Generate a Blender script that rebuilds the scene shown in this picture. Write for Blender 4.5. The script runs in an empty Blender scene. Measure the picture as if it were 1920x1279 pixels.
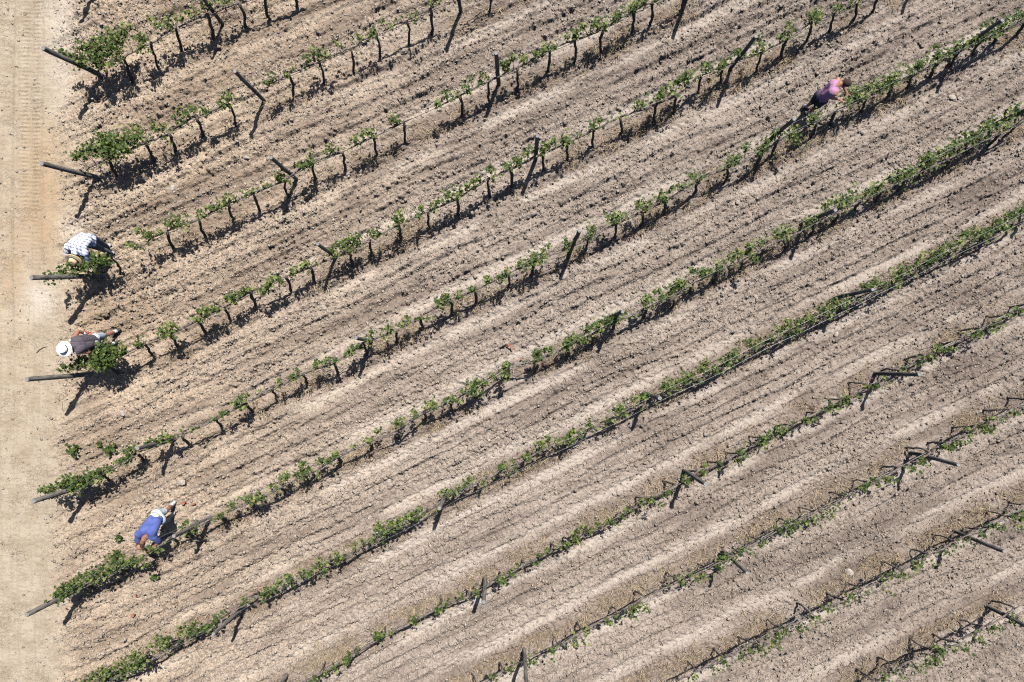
import bpy, bmesh, math, random
import numpy as np
from mathutils import Vector, Matrix

# ------------------------------------------------------------------ camera, sky, sun, exposure
S = bpy.context.scene
COL = S.collection
CAMZ = 17.0            # drone height, metres
PPM = 75.0             # photograph pixels per metre of ground
NX, NY = 955.0, 670.0  # the point of the photograph straight below the camera

cam = bpy.data.cameras.new('camera')
cam.sensor_width = 36.0
cam.lens = CAMZ * 36.0 / (1920.0 / PPM)
cam.shift_x = (960.0 - NX) / 1920.0
cam.shift_y = (NY - 639.5) / 1920.0
cam.clip_end = 3000.0
camo = bpy.data.objects.new('camera', cam)
COL.objects.link(camo)
camo.location = (0, 0, CAMZ)
S.camera = camo

SUN_EL = math.radians(62.0)
SUN_H = Vector((22.0, 63.0)).normalized()
SUN_DIR = Vector((SUN_H.x * math.cos(SUN_EL), SUN_H.y * math.cos(SUN_EL), math.sin(SUN_EL)))
world = bpy.data.worlds.new('World')
S.world = world
world.use_nodes = True
wn = world.node_tree
sky = wn.nodes.new('ShaderNodeTexSky')
sky.sky_type = 'NISHITA'
sky.sun_disc = False
sky.sun_elevation = SUN_EL
sky.sun_rotation = math.atan2(SUN_H.x, SUN_H.y)
wn.links.new(sky.outputs[0], wn.nodes['Background'].inputs[0])
wn.nodes['Background'].inputs[1].default_value = 0.05
sun = bpy.data.lights.new('sun', 'SUN')
sun.energy = 5.0
sun.angle = math.radians(0.53)
sun.color = (1.0, 0.955, 0.895)
suno = bpy.data.objects.new('sun', sun)
COL.objects.link(suno)
suno.rotation_euler = SUN_DIR.to_track_quat('Z', 'Y').to_euler()
S.view_settings.view_transform = 'Standard'
S.view_settings.look = 'None'
S.view_settings.exposure = 1.15
S.cycles.diffuse_bounces = 0
S.cycles.use_denoising = False
S.cycles.filter_width = 1.15
S.view_settings.gamma = 1.0
S.view_settings.use_curve_mapping = False

AL = 0.78              # overall reflectance of the dry place
rng = np.random.default_rng(7)
random.seed(7)


def W(px, py, h=0.0):
    """Photograph pixel + real height -> world point."""
    k = (CAMZ - h) / CAMZ / PPM
    return Vector(((px - NX) * k, (NY - py) * k, h))


# ------------------------------------------------------------------ traced layout (photograph pixels)
# heads: tops of the vine trunks; clumps: leaf clusters x,y,radius; posts: foot of each post
ROWS = {
 0: dict(name='the row above the top left corner', posts='191,-33', heads='', clumps=''),
 1: dict(name='the topmost row', posts='193,143 419,46',
  heads='230,110 284,83 332,53 392,30 449,3 499,-13 548,-35',
  clumps='117,100,9 140,105,13 165,95,20 190,85,22 212,72,18 230,60,12 213,98,18 183,110,16 240,50,8 150,118,9 175,100,16 270,90,10 258,72,9 275,72,9 262,96,7 318,48,11 305,48,8 285,45,8 335,28,9 352,22,8 380,12,11 395,8,10 370,20,8 420,3,8'),
 2: dict(name='the second row from the top', posts='183,333 496,190 864,23',
  heads='207,297 272,270 317,250 371,219 432,197 543,140 599,117 657,92 707,63 762,40 807,17 917,-25',
  clumps='140,293,8 160,285,13 178,278,17 200,268,19 215,272,18 240,262,19 258,258,16 190,256,10 225,282,13 205,285,14 283,257,5 303,240,11 290,230,8 312,262,6 257,235,5 345,215,11 360,203,11 335,225,9 390,205,8 425,188,12 415,197,8 430,180,7 510,147,10 500,155,6 535,138,7 545,130,5 578,108,10 595,105,9 588,98,6 614,103,7 634,83,8 690,60,8 703,60,8 675,72,8 718,42,6 735,50,6 776,32,7 812,5,9 822,3,6'),
 3: dict(name="the plaid-shirt man's row", posts='192,518 557,337 935,158 1283,5',
  heads='209,486 313,434 374,411 431,384 477,364 534,337 586,305 643,284 702,257 757,230 862,180 917,153 970,127 1030,93 1077,77 1131,55 1187,22 1222,7 1285,-18',
  clumps='97,515,8 117,507,10 140,500,16 160,497,17 180,491,16 197,487,12 90,527,7 150,487,10 172,478,10 128,512,10 270,442,12 255,463,8 243,460,6 280,440,8 300,433,5 335,415,16 320,422,9 374,400,10 393,393,9 400,388,7 415,380,8 432,373,8 425,378,6 460,362,7 470,358,5 490,348,6 500,345,5 525,328,11 535,335,8 518,335,6 560,312,8 572,310,8 583,305,8 578,292,6 621,281,11 630,278,7 668,258,9 660,262,6 692,245,10 700,248,8 680,258,5 742,222,10 740,230,7 818,192,8 833,180,9 858,178,7 845,187,4 873,160,10 905,147,10 900,142,5 880,152,6 950,120,12 945,128,8 960,113,8 985,112,9 1000,105,8 1015,95,9 1025,88,9 1038,88,7 1075,60,9 1078,68,8 1060,72,6 1092,50,10 1110,55,6 1125,40,11 1120,50,8 1137,50,7 1160,25,10 1155,33,8 1185,13,9 1178,20,6 1195,8,9 1205,3,9 1232,0,8'),
 4: dict(name="the white-hat man's row", posts='175,701 630,482 1004,301 1368,130 1714,-38',
  heads='205,680 272,643 318,627 372,600 420,577 472,547 537,519 582,502 655,472 695,452 748,421 804,397 857,374 917,334 960,317 1020,287 1066,268 1114,244 1164,220 1232,195 1268,182 1312,143 1357,125 1428,100 1475,76 1520,45 1565,25 1608,8 1650,-12',
  clumps='121,689,6 131,686,8 147,684,9 157,675,11 170,673,15 183,665,16 196,660,16 209,660,16 222,658,14 190,680,15 203,678,13 233,660,8 177,688,9 261,643,11 313,620,16 322,612,9 377,584,13 367,597,9 390,580,13 405,579,9 433,560,11 423,559,6 460,545,8 467,540,8 447,552,6 490,545,9 510,527,12 520,527,9 500,537,8 547,509,8 560,502,9 575,495,9 595,492,5 628,470,12 637,464,10 650,460,12 663,450,14 672,447,8 692,440,8 707,434,10 747,406,12 748,416,9 787,391,8 783,402,6 813,387,8 827,381,9 837,377,6 840,364,9 853,364,11 867,357,8 877,351,9 887,346,10 897,336,9 922,317,9 924,337,7 954,314,10 964,307,10 974,304,9 986,289,8 996,284,6 1017,280,10 1027,274,10 1037,269,9 1054,259,9 1064,260,10 1087,254,6 1111,234,11 1121,224,9 1191,194,10 1204,192,9 1233,180,10 1241,174,11 1246,164,9 1264,170,9 1274,157,12 1276,147,9 1287,147,10 1300,147,8 1323,130,12 1347,124,12 1360,117,9 1380,100,10 1394,100,9 1430,87,12 1427,77,9 1470,68,12 1480,53,10 1524,33,16 1534,30,11 1570,13,11 1597,7,9 1614,3,9'),
 5: dict(name="the pink-shirt man's row", posts='177,904 327,824 698,640 1075,456 1432,273 1782,104',
  heads='190,890 258,850 342,815 407,784 463,757 513,729 570,700 627,680 683,644 743,620 790,592 845,564 893,544 952,514 997,494 1070,465 1103,447 1156,420 1204,400 1248,378 1310,337 1363,317 1427,290 1459,264 1530,232 1567,207 1625,182 1672,158 1715,140 1757,118 1800,95 1842,75 1885,55 1925,38',
  clumps='83,916,9 97,920,12 117,913,14 133,903,16 147,908,14 167,896,13 97,936,7 183,890,11 200,883,10 150,896,11 253,844,12 283,827,10 300,824,9 313,817,10 323,820,8 273,832,8 243,850,10 220,866,8 233,860,10 367,804,6 397,789,6 420,777,8 450,754,12 460,747,9 440,757,6 523,720,7 550,707,8 557,699,9 590,687,8 600,677,8 617,674,8 627,672,7 650,660,8 660,654,9 670,649,8 693,630,8 697,624,7 727,620,13 757,607,9 757,597,6 783,599,7 800,597,7 827,565,12 833,560,11 840,559,9 860,554,9 888,540,9 917,525,9 937,517,12 950,509,9 977,499,9 990,489,11 1002,482,12 1010,490,8 1017,477,9 1027,470,8 1070,454,9 1063,460,8 1103,437,11 1113,430,9 1107,424,9 1154,407,15 1144,411,10 1204,387,14 1214,377,8 1234,370,11 1247,369,10 1261,357,9 1274,350,9 1300,330,11 1313,330,8 1370,304,14 1384,297,9 1395,280,9 1427,280,12 1437,267,11 1450,257,10 1460,254,8 1487,250,13 1490,237,8 1520,224,11 1530,214,9 1587,194,10 1600,177,13 1610,174,12 1614,187,9 1627,167,12 1640,164,11 1654,160,12 1664,150,12 1677,144,12 1687,134,11 1710,132,12 1720,123,10 1730,120,11 1747,113,12 1760,103,11 1757,87,7 1774,100,11 1790,90,10 1807,83,10 1824,77,10 1840,70,10 1854,60,12 1850,50,9 1870,57,12 1887,43,12 1910,37,12 1917,23,9'),
 6: dict(name="the blue-shirt man's row", posts='167,1094 395,970 1145,594 1502,419 1856,237',
  heads='160,1100 222,1068 275,1040 318,1008 350,995 415,965 468,942 530,910 587,886 635,856 690,830 745,810 793,774 845,753 890,728 955,684 1003,680 1063,650 1110,627 1153,604 1213,577 1262,560 1300,530 1345,510 1392,488 1430,465 1478,448 1525,422 1570,398 1612,378 1655,358 1697,338 1738,318 1785,295 1830,270 1875,250 1918,228',
  clumps='103,1120,11 113,1116,12 127,1106,12 140,1100,13 157,1090,13 173,1083,13 187,1073,13 200,1070,12 213,1060,13 230,1053,13 247,1050,12 263,1046,10 207,1046,8 220,1036,8 120,1100,7 290,1033,9 277,1028,6 277,1060,5 350,986,9 340,1000,8 357,1003,9 363,993,6 407,970,8 415,963,6 433,950,9 473,936,11 487,931,10 463,936,8 510,911,8 533,896,9 540,893,8 560,890,9 573,883,11 567,875,8 600,866,9 617,861,10 627,856,9 663,837,6 690,824,7 710,807,7 743,797,11 750,792,9 777,777,9 803,764,10 813,759,10 833,755,6 853,747,11 873,737,8 887,727,13 897,720,10 890,737,11 907,714,8 923,707,8 947,697,10 950,704,9 947,687,8 1003,667,11 1010,660,10 1023,657,8 1033,655,6 1060,644,11 1070,637,11 1077,634,8 1097,634,8 1107,617,13 1120,614,12 1130,607,10 1143,600,11 1153,594,11 1160,587,9 1213,564,14 1237,557,9 1233,550,8 1257,554,9 1257,540,11 1270,537,12 1277,530,9 1283,530,9 1303,514,10 1320,514,12 1330,510,9 1347,497,12 1373,480,11 1387,474,11 1403,477,10 1407,464,9 1413,487,7 1427,454,9 1460,440,12 1470,434,12 1483,432,10 1514,414,11 1530,411,9 1547,387,10 1560,381,12 1577,384,11 1584,371,10 1597,367,11 1624,361,10 1640,354,11 1650,351,9 1677,334,12 1690,326,13 1704,317,11 1730,311,11 1740,300,15 1747,294,11 1764,290,10 1780,280,13 1797,270,13 1814,260,13 1830,250,13 1847,244,13 1864,234,13 1880,237,11 1890,227,11 1900,200,8 1910,217,12 1903,210,8'),
 7: dict(name="the row below the blue-shirt man", posts='462,1132 837,925 1207,737 1564,559 1920,381',
  heads='200,1275 262,1250 320,1213 353,1196 395,1175 470,1120 500,1117 540,1096 568,1080 613,1056 645,1046 690,1020 722,1003 773,978 850,925 895,908 940,882 987,860 1030,842 1067,828 1107,803 1160,782 1215,752 1250,735 1310,712 1345,695 1375,678 1415,655 1458,635 1500,618 1545,595 1590,575 1635,550 1680,530 1715,510 1755,490 1800,468 1845,448 1890,425 1928,408',
  clumps='167,1273,9 183,1266,12 197,1263,12 227,1253,14 233,1240,13 247,1246,14 260,1240,13 257,1226,10 267,1250,9 287,1210,8 300,1206,12 310,1196,10 307,1210,9 340,1186,10 357,1186,12 363,1173,11 377,1180,10 387,1173,8 410,1160,9 417,1150,9 457,1128,8 493,1113,10 503,1110,10 510,1103,8 523,1090,8 540,1083,9 543,1090,9 570,1070,9 580,1076,10 597,1056,10 603,1063,9 630,1043,10 637,1050,8 663,1026,7 680,1016,7 700,1006,9 713,993,12 727,990,12 737,986,9 750,976,10 763,973,11 777,966,11 783,958,9 790,965,7 817,950,7 833,926,9 847,923,9 860,916,8 867,903,8 887,900,9 907,903,8 937,875,8 947,873,9 967,875,6 987,856,9 1013,837,11 1027,824,9 1047,827,8 1067,810,10 1070,824,12 1093,810,8 1107,797,9 1137,787,8 1157,772,12 1167,777,9 1160,764,8 1190,750,9 1203,747,8 1220,740,9 1240,727,11 1253,724,12 1263,717,9 1277,714,9 1283,714,9 1300,707,11 1317,690,12 1323,684,9 1340,687,9 1357,677,11 1370,670,13 1377,664,9 1403,644,12 1417,640,12 1450,630,9 1467,620,12 1483,614,13 1497,610,10 1477,607,8 1513,599,10 1523,595,9 1540,587,10 1547,580,10 1557,587,8 1560,570,12 1577,567,10 1593,564,9 1617,540,10 1630,537,11 1647,534,10 1640,527,8 1663,530,9 1677,530,9 1683,520,9 1693,507,12 1700,504,9 1723,494,10 1737,487,13 1753,480,12 1760,470,11 1780,464,12 1793,457,10 1810,447,12 1827,440,13 1843,440,11 1850,434,9 1877,430,9 1890,430,7 1870,421,12 1887,411,13 1897,407,9 1917,397,12'),
 8: dict(name="the second row below the blue-shirt man", posts='540,1262 910,1080 1282,882 1638,700',
  heads='600,1262 667,1225 720,1191 773,1166 827,1135 880,1118 937,1083 987,1058 1037,1030 1073,1016 1105,1000 1150,978 1213,938 1270,908 1310,885 1352,866 1395,845 1437,822 1480,797 1540,769 1587,745 1633,722 1688,695 1737,665 1800,637 1843,615 1893,587 1935,570',
  clumps='590,1268,9 610,1260,8 630,1246,9 650,1236,9 653,1230,9 647,1246,9 670,1216,5 707,1196,12 712,1191,9 737,1185,5 780,1163,10 822,1143,9 823,1150,8 842,1128,7 863,1120,7 895,1110,9 937,1088,11 943,1083,9 960,1073,9 973,1060,5 1002,1051,7 1013,1040,8 1027,1035,9 1045,1021,7 1063,1020,8 1077,1016,9 1082,1006,9 1097,993,11 1107,996,8 1120,986,9 1137,983,8 1150,976,8 1172,960,9 1187,956,8 1207,941,10 1220,941,10 1240,935,8 1250,923,9 1283,903,8 1293,900,8 1317,885,8 1320,878,8 1350,868,6 1383,858,9 1390,855,8 1390,844,9 1420,834,9 1430,824,10 1440,827,8 1447,814,10 1460,810,11 1467,804,8 1490,794,5 1510,792,9 1517,787,9 1533,784,7 1543,767,7 1557,764,10 1570,760,10 1580,754,9 1590,747,8 1613,747,8 1633,727,8 1640,724,9 1663,710,9 1693,695,9 1730,677,9 1743,667,9 1747,674,8 1760,657,9 1770,657,10 1783,657,8 1820,627,9 1833,624,10 1843,620,8 1863,614,9 1880,609,11 1890,594,8 1907,587,9 1917,580,10'),
 9: dict(name='the third row from the bottom right', posts='983,1216 1353,1030 1705,848',
  heads='895,1284 942,1260 1050,1211 1092,1181 1160,1148 1207,1120 1270,1090 1323,1066 1370,1043 1427,1010 1483,981 1533,958 1587,933 1633,905 1690,878 1743,847 1783,828 1830,797 1897,767 1932,748',
  clumps='923,1273,9 933,1270,9 953,1255,9 960,1253,7 998,1241,10 1037,1216,9 1038,1235,6 1077,1203,9 1062,1213,6 1093,1203,6 1102,1186,8 1137,1166,7 1147,1166,7 1160,1155,7 1180,1150,11 1187,1143,10 1195,1138,9 1207,1140,7 1215,1140,6 1273,1083,8 1283,1093,8 1303,1083,9 1317,1083,9 1327,1080,6 1347,1066,9 1357,1053,10 1373,1046,9 1390,1036,11 1413,1038,6 1427,1023,6 1433,1016,6 1467,1000,10 1477,990,10 1490,986,11 1510,985,9 1520,978,10 1543,966,9 1557,963,11 1563,956,8 1587,933,5 1603,930,5 1623,916,10 1643,905,8 1667,903,9 1673,900,7 1703,880,8 1717,883,8 1730,865,9 1737,866,7 1773,840,10 1790,837,11 1800,832,9 1827,810,10 1843,800,13 1853,804,10 1820,824,8 1863,787,8 1880,784,6 1907,777,9'),
 10: dict(name='the second row from the bottom right', posts='1783,993',
  heads='1307,1258 1358,1234 1413,1205 1470,1176 1523,1151 1582,1126 1617,1103 1687,1070 1747,1040 1787,1013 1843,992 1893,968 1935,948',
  clumps='1297,1273,8 1343,1256,7 1357,1246,11 1393,1230,9 1407,1216,10 1430,1213,9 1447,1211,11 1430,1223,6 1460,1190,10 1477,1186,10 1500,1180,8 1507,1175,8 1527,1160,9 1537,1156,7 1560,1143,11 1583,1136,7 1597,1120,9 1603,1116,7 1623,1108,6 1663,1113,8 1660,1086,9 1677,1083,11 1700,1080,8 1717,1066,11 1733,1053,11 1743,1055,8 1770,1036,8 1783,1035,8 1793,1021,7 1823,1016,8 1843,1006,8 1860,986,9 1877,986,11 1903,976,10 1910,970,10 1907,986,7 1917,963,9'),
 11: dict(name='the bottom right corner row', posts='1848,1135',
  heads='1640,1278 1680,1250 1747,1220 1797,1203 1847,1175 1903,1140',
  clumps='1663,1273,8 1683,1266,10 1717,1256,9 1740,1253,8 1747,1233,12 1760,1230,13 1770,1226,10 1757,1243,11 1783,1213,7 1810,1218,10 1830,1203,8 1843,1203,7 1853,1186,8 1867,1180,9 1873,1173,7 1897,1166,9 1907,1156,9'),
}
HEAD_H = 0.75
POST_H = 1.75


def pts(s):
    return [tuple(float(v) for v in t.split(',')) for t in s.split()]


def lean(k, x):
    """How far the vine heads stand off their feet: the upper rows lean up the slope, most so near the track."""
    if k <= 6:
        return Vector((min(18, max(-22, 18 - (x - 240) * 0.026)), 21 - max(0, x - 900) * 0.019, 0)) / PPM
    if k == 7:
        return Vector((8 - max(0, x - 900) * 0.012, 12 - max(0, x - 900) * 0.008, 0)) / PPM
    return Vector((8, 5, 0)) / PPM


for k, r in ROWS.items():
    r['posts'] = pts(r['posts'])
    r['heads'] = pts(r['heads'])
    r['clumps'] = pts(r['clumps'])
    base = list(r['posts'])
    for h in r['heads']:
        w = W(h[0], h[1], HEAD_H) - lean(k, h[0])
        base.append((w.x * PPM + NX, NY - w.y * PPM))
    r['bases'] = base[len(r['posts']):]
    if len(base) > 3:
        a = np.array(base)
        m, c = np.polyfit(a[:, 0] - NX, a[:, 1], 1)
        r['line'] = (m, c)
ROWS[0]['line'] = (-0.455, -33 + 0.455 * (191 - NX))
m10 = -0.53
ROWS[11]['line'] = (m10, 1135 - m10 * (1848 - NX))

# ------------------------------------------------------------------ materials


def mat(name):
    m = bpy.data.materials.new(name)
    m.use_nodes = True
    t = m.node_tree
    b = t.nodes['Principled BSDF']
    b.inputs['Roughness'].default_value = 0.9
    b.inputs['Specular IOR Level'].default_value = 0.2
    return m, t, b


def nd(t, kind, **kw):
    n = t.nodes.new(kind)
    for k, v in kw.items():
        if k in n.inputs:
            n.inputs[k].default_value = v
        else:
            setattr(n, k, v)
    return n


def noise_col(name, c1, c2, scale=20.0, rough=0.9, bump=0.0, stretch=None, detail=5.0, lo=0.35, hi=0.65, spec=0.2):
    m, t, b = mat(name)
    tc = nd(t, 'ShaderNodeTexCoord')
    src = tc.outputs['Object']
    if stretch:
        mp = nd(t, 'ShaderNodeMapping')
        mp.inputs['Scale'].default_value = stretch
        t.links.new(src, mp.inputs[0])
        src = mp.outputs[0]
    n = nd(t, 'ShaderNodeTexNoise', Scale=scale, Detail=detail)
    t.links.new(src, n.inputs['Vector'])
    r = nd(t, 'ShaderNodeValToRGB')
    r.color_ramp.elements[0].position = lo
    r.color_ramp.elements[1].position = hi
    r.color_ramp.elements[0].color = (*[q * AL for q in c1], 1)
    r.color_ramp.elements[1].color = (*[q * AL for q in c2], 1)
    t.links.new(n.outputs[0], r.inputs[0])
    t.links.new(r.outputs[0], b.inputs['Base Color'])
    b.inputs['Roughness'].default_value = rough
    b.inputs['Specular IOR Level'].default_value = spec
    if bump:
        bp = nd(t, 'ShaderNodeBump', Strength=1.0, Distance=bump)
        t.links.new(n.outputs[0], bp.inputs['Height'])
        t.links.new(bp.outputs[0], b.inputs['Normal'])
    return m


def attr_mat(name, attr, rough=0.9, translucent=0.0, spec=0.2):
    m, t, b = mat(name)
    a = nd(t, 'ShaderNodeAttribute')
    a.attribute_name = attr
    t.links.new(a.outputs['Color'], b.inputs['Base Color'])
    b.inputs['Roughness'].default_value = rough
    b.inputs['Specular IOR Level'].default_value = spec
    if translucent:
        tr = nd(t, 'ShaderNodeBsdfTranslucent')
        hs = nd(t, 'ShaderNodeHueSaturation', Saturation=1.1, Value=1.6)
        t.links.new(a.outputs['Color'], hs.inputs['Color'])
        t.links.new(hs.outputs[0], tr.inputs[0])
        mx = nd(t, 'ShaderNodeMixShader')
        mx.inputs[0].default_value = translucent
        t.links.new(b.outputs[0], mx.inputs[1])
        t.links.new(tr.outputs[0], mx.inputs[2])
        t.links.new(mx.outputs[0], t.nodes['Material Output'].inputs[0])
    return m


M = {}
M['leaf'] = attr_mat('vine leaf', 'tint', rough=0.6, translucent=0.3, spec=0.18)
M['bark'] = noise_col('vine bark', (0.035, 0.03, 0.027), (0.13, 0.11, 0.095), 30, bump=0.01, stretch=(1, 1, 0.35))
M['cane'] = noise_col('vine cane', (0.07, 0.055, 0.05), (0.2, 0.17, 0.15), 25, bump=0.005)
M['post'] = noise_col('weathered post', (0.07, 0.065, 0.06), (0.22, 0.2, 0.18), 22, bump=0.006, stretch=(1, 1, 0.12))
M['endgrain'] = noise_col('end grain', (0.13, 0.13, 0.135), (0.25, 0.25, 0.25), 40, bump=0.003)
M['hose'] = noise_col('black hose', (0.012, 0.012, 0.014), (0.03, 0.03, 0.034), 30, rough=0.45, spec=0.5)
M['wire'] = noise_col('galvanised wire', (0.16, 0.175, 0.2), (0.27, 0.285, 0.31), 40, rough=0.4, spec=0.6)
M['straw'] = attr_mat('dry grass', 'tint')
M['clod'] = attr_mat('soil clod', 'tint', rough=1.0, spec=0.05)
M['stone'] = noise_col('pale stone', (0.2, 0.175, 0.15), (0.37, 0.325, 0.28), 14, bump=0.012)
M['tile'] = noise_col('red tile', (0.2, 0.075, 0.045), (0.3, 0.135, 0.09), 25, bump=0.004)
M['fissure'] = noise_col('dark fissure', (0.05, 0.035, 0.025), (0.12, 0.09, 0.07), 25)

# ------------------------------------------------------------------ mesh helpers


def link(name, me, m=None, parent=None):
    o = bpy.data.objects.new(name, me)
    COL.objects.link(o)
    if m is not None:
        me.materials.append(m)
    if parent is not None:
        o.parent = parent
    return o


def tag(o, label=None, cat=None, group=None, kind=None):
    if label:
        o['label'] = label
    if cat:
        o['category'] = cat
    if group:
        o['group'] = group
    if kind:
        o['kind'] = kind
    return o


def empty(name, loc):
    o = bpy.data.objects.new(name, None)
    o.empty_display_size = 0.1
    o.location = loc
    COL.objects.link(o)
    return o


class MB:
    def __init__(self):
        self.v, self.f, self.c = [], [], []

    def tube(self, path, radii, n=7, cap=True, jitter=0.0, flat=1.0):
        path = [Vector(p) for p in path]
        b0 = len(self.v)
        prev = None
        for i, p in enumerate(path):
            d = (path[min(i + 1, len(path) - 1)] - path[max(i - 1, 0)]).normalized()
            if prev is None:
                s = d.cross(Vector((0, 0, 1)))
                if s.length < 0.1:
                    s = d.cross(Vector((0, 1, 0)))
            else:
                s = prev - d * prev.dot(d)
            s.normalize()
            prev = s
            u = d.cross(s)
            for j in range(n):
                a = 2 * math.pi * j / n
                r = radii[i] * (1 + random.uniform(-jitter, jitter))
                self.v.append(p + (s * math.cos(a) + u * math.sin(a) * flat) * r)
        for i in range(len(path) - 1):
            for j in range(n):
                a, b = b0 + i * n + j, b0 + i * n + (j + 1) % n
                self.f.append((a, b, b + n, a + n))
        if cap:
            self.f.append(tuple(b0 + j for j in range(n))[::-1])
            e = b0 + (len(path) - 1) * n
            self.f.append(tuple(e + j for j in range(n)))

    def build(self, name, m, parent=None, origin=None, smooth=False):
        me = bpy.data.meshes.new(name)
        o0 = Vector(origin) if origin is not None else Vector((0, 0, 0))
        me.from_pydata([Vector(p) - o0 for p in self.v], [], self.f)
        if smooth:
            me.polygons.foreach_set('use_smooth', [True] * len(me.polygons))
        o = link(name, me, m, parent)
        if origin is not None and parent is None:
            o.location = o0
        return o


def tint_mesh(name, verts, faces_flat, loop_tot, tints, m, parent=None):
    """Fast mesh from numpy arrays with a per-vertex colour attribute."""
    me = bpy.data.meshes.new(name)
    nv, nl, nf = len(verts), len(faces_flat), len(loop_tot)
    me.vertices.add(nv)
    me.vertices.foreach_set('co', np.ascontiguousarray(verts, dtype=np.float32).ravel())
    me.loops.add(nl)
    me.loops.foreach_set('vertex_index', np.ascontiguousarray(faces_flat, dtype=np.int32))
    me.polygons.add(nf)
    st = np.concatenate([[0], np.cumsum(loop_tot)[:-1]]).astype(np.int32)
    me.polygons.foreach_set('loop_start', st)
    me.update(calc_edges=True)
    if tints is not None:
        a = me.attributes.new('tint', 'FLOAT_COLOR', 'POINT')
        c = np.ones((nv, 4), dtype=np.float32)
        c[:, :3] = tints
        a.data.foreach_set('color', c.ravel())
    me.validate()
    return link(name, me, m, parent)


# ------------------------------------------------------------------ numpy noise
_tab = np.random.default_rng(3).random((256, 256))


def vnoise(x, y, seed=0):
    xi = np.floor(x).astype(np.int64)
    yi = np.floor(y).astype(np.int64)
    fx = x - xi
    fy = y - yi
    fx = fx * fx * (3 - 2 * fx)
    fy = fy * fy * (3 - 2 * fy)
    xa, xb = (xi + seed * 37) & 255, (xi + 1 + seed * 37) & 255
    ya, yb = (yi + seed * 91) & 255, (yi + 1 + seed * 91) & 255
    return (_tab[xa, ya] * (1 - fx) + _tab[xb, ya] * fx) * (1 - fy) + (_tab[xa, yb] * (1 - fx) + _tab[xb, yb] * fx) * fy


def fbm(x, y, oct=4, seed=0):
    s, a, t = 0.0, 1.0, 0.0
    for i in range(oct):
        s = s + a * vnoise(x, y, seed + i)
        t += a
        a *= 0.5
        x, y = x * 2.03, y * 2.03
    return s / t


def sstep(a, b, x):
    t = np.clip((x - a) / (b - a), 0, 1)
    return t * t * (3 - 2 * t)


# row phase: integer on a row, 0..1 between two rows
_ks = sorted(ROWS)
_M = np.array([ROWS[k]['line'][0] for k in _ks])
_C = np.array([ROWS[k]['line'][1] for k in _ks])
# even out the slopes
_pm = np.polyfit(_ks, _M, 2, w=[0.3 if k in (0, 11) else 1 for k in _ks])


def phase(PX, PY):
    """PX: (n,), PY: (n,) photograph pixels on the ground -> row phase."""
    xr = np.clip(PX, -400, 2400) - NX
    out = np.empty_like(PY)
    lines = _C[None, :] + xr[:, None] * _M[None, :]
    # extrapolate at both ends
    i = (lines < PY[:, None]).sum(1)
    i0 = np.clip(i - 1, 0, len(_ks) - 2)
    r = np.arange(len(PY))
    a, b = lines[r, i0], lines[r, i0 + 1]
    return i0 + (PY - a) / np.maximum(b - a, 40.0)


def field_mask(PX, PY):
    edge = 128 - 12 * sstep(600, 1100, PY) + 46 * (fbm(PX / 60, PY / 40, 3, 11) - 0.5)
    return sstep(-42, 42, PX - edge)


# ------------------------------------------------------------------ ground
STEP = 0.0215
ix = np.arange(-13.3, 13.4, STEP)
iy = np.arange(-8.7, 9.5, STEP)


def extend(a, far):
    g = [a[-1]]
    d = STEP
    while g[-1] < far:
        d *= 1.32
        g.append(g[-1] + d)
    lo = [a[0]]
    d = STEP
    while lo[-1] > -far:
        d *= 1.32
        lo.append(lo[-1] - d)
    return np.concatenate([lo[:0:-1], a, g[1:]])


gx = extend(ix, 400)
gy = extend(iy, 400)
nx, ny = len(gx), len(gy)
GX, GY = np.meshgrid(gx, gy)                    # (ny, nx)
X, Y = GX.ravel(), GY.ravel()
PX, PY = NX + X * PPM, NY - Y * PPM
inner = (np.abs(X) < 13.3) & (Y > -8.7) & (Y < 9.5)
ang = math.atan2(0.5, 1.0)
U = X * math.cos(ang) + Y * math.sin(ang)
V = -X * math.sin(ang) + Y * math.cos(ang)
PH = phase(PX, PY)
F = field_mask(PX, PY)
P = PH + 0.05 * (fbm(U * 0.35, V * 0.9, 3, 21) - 0.5)
p = P - np.floor(P)
d = np.minimum(p, 1 - p)                       # 0 on a row
rowi = np.floor(P)


def bump1(x, c, w):
    return np.exp(-((x - c) / w) ** 2)


right = sstep(250, 900, PX + 0.5 * (PY - 640))
tone = sstep(200, 2300, PX - 0.35 * (PY - 640)) * (0.7 + 0.6 * fbm(U * 0.5, V * 1.2, 4, 120))
wob = 0.03 * (vnoise(U * 0.6, rowi * 3.7, 5) - 0.5)
wheel = np.maximum(bump1(p + wob, 0.225, 0.055), bump1(p + wob, 0.775, 0.06)) * F
wheel *= 0.35 + 0.65 * right
wheel *= 1.5 * sstep(0.26, 0.72, fbm(U * 0.8, rowi * 5.1 + V * 2.5, 4, 31))
wheel = np.clip(wheel, 0, 1)
straw = np.exp(-(d / 0.11) ** 2) * F * (0.25 + 0.75 * right) * sstep(0.38, 0.6, fbm(U * 1.5, V * 1.6, 4, 41) + 0.05)
cloddy = F * (1 - 0.9 * wheel) * (0.6 + 0.4 * sstep(0.12, 0.3, d)) * (0.35 + 1.1 * sstep(0.35, 0.65, fbm(U * 0.55, V * 1.6, 4, 51)))

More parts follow.
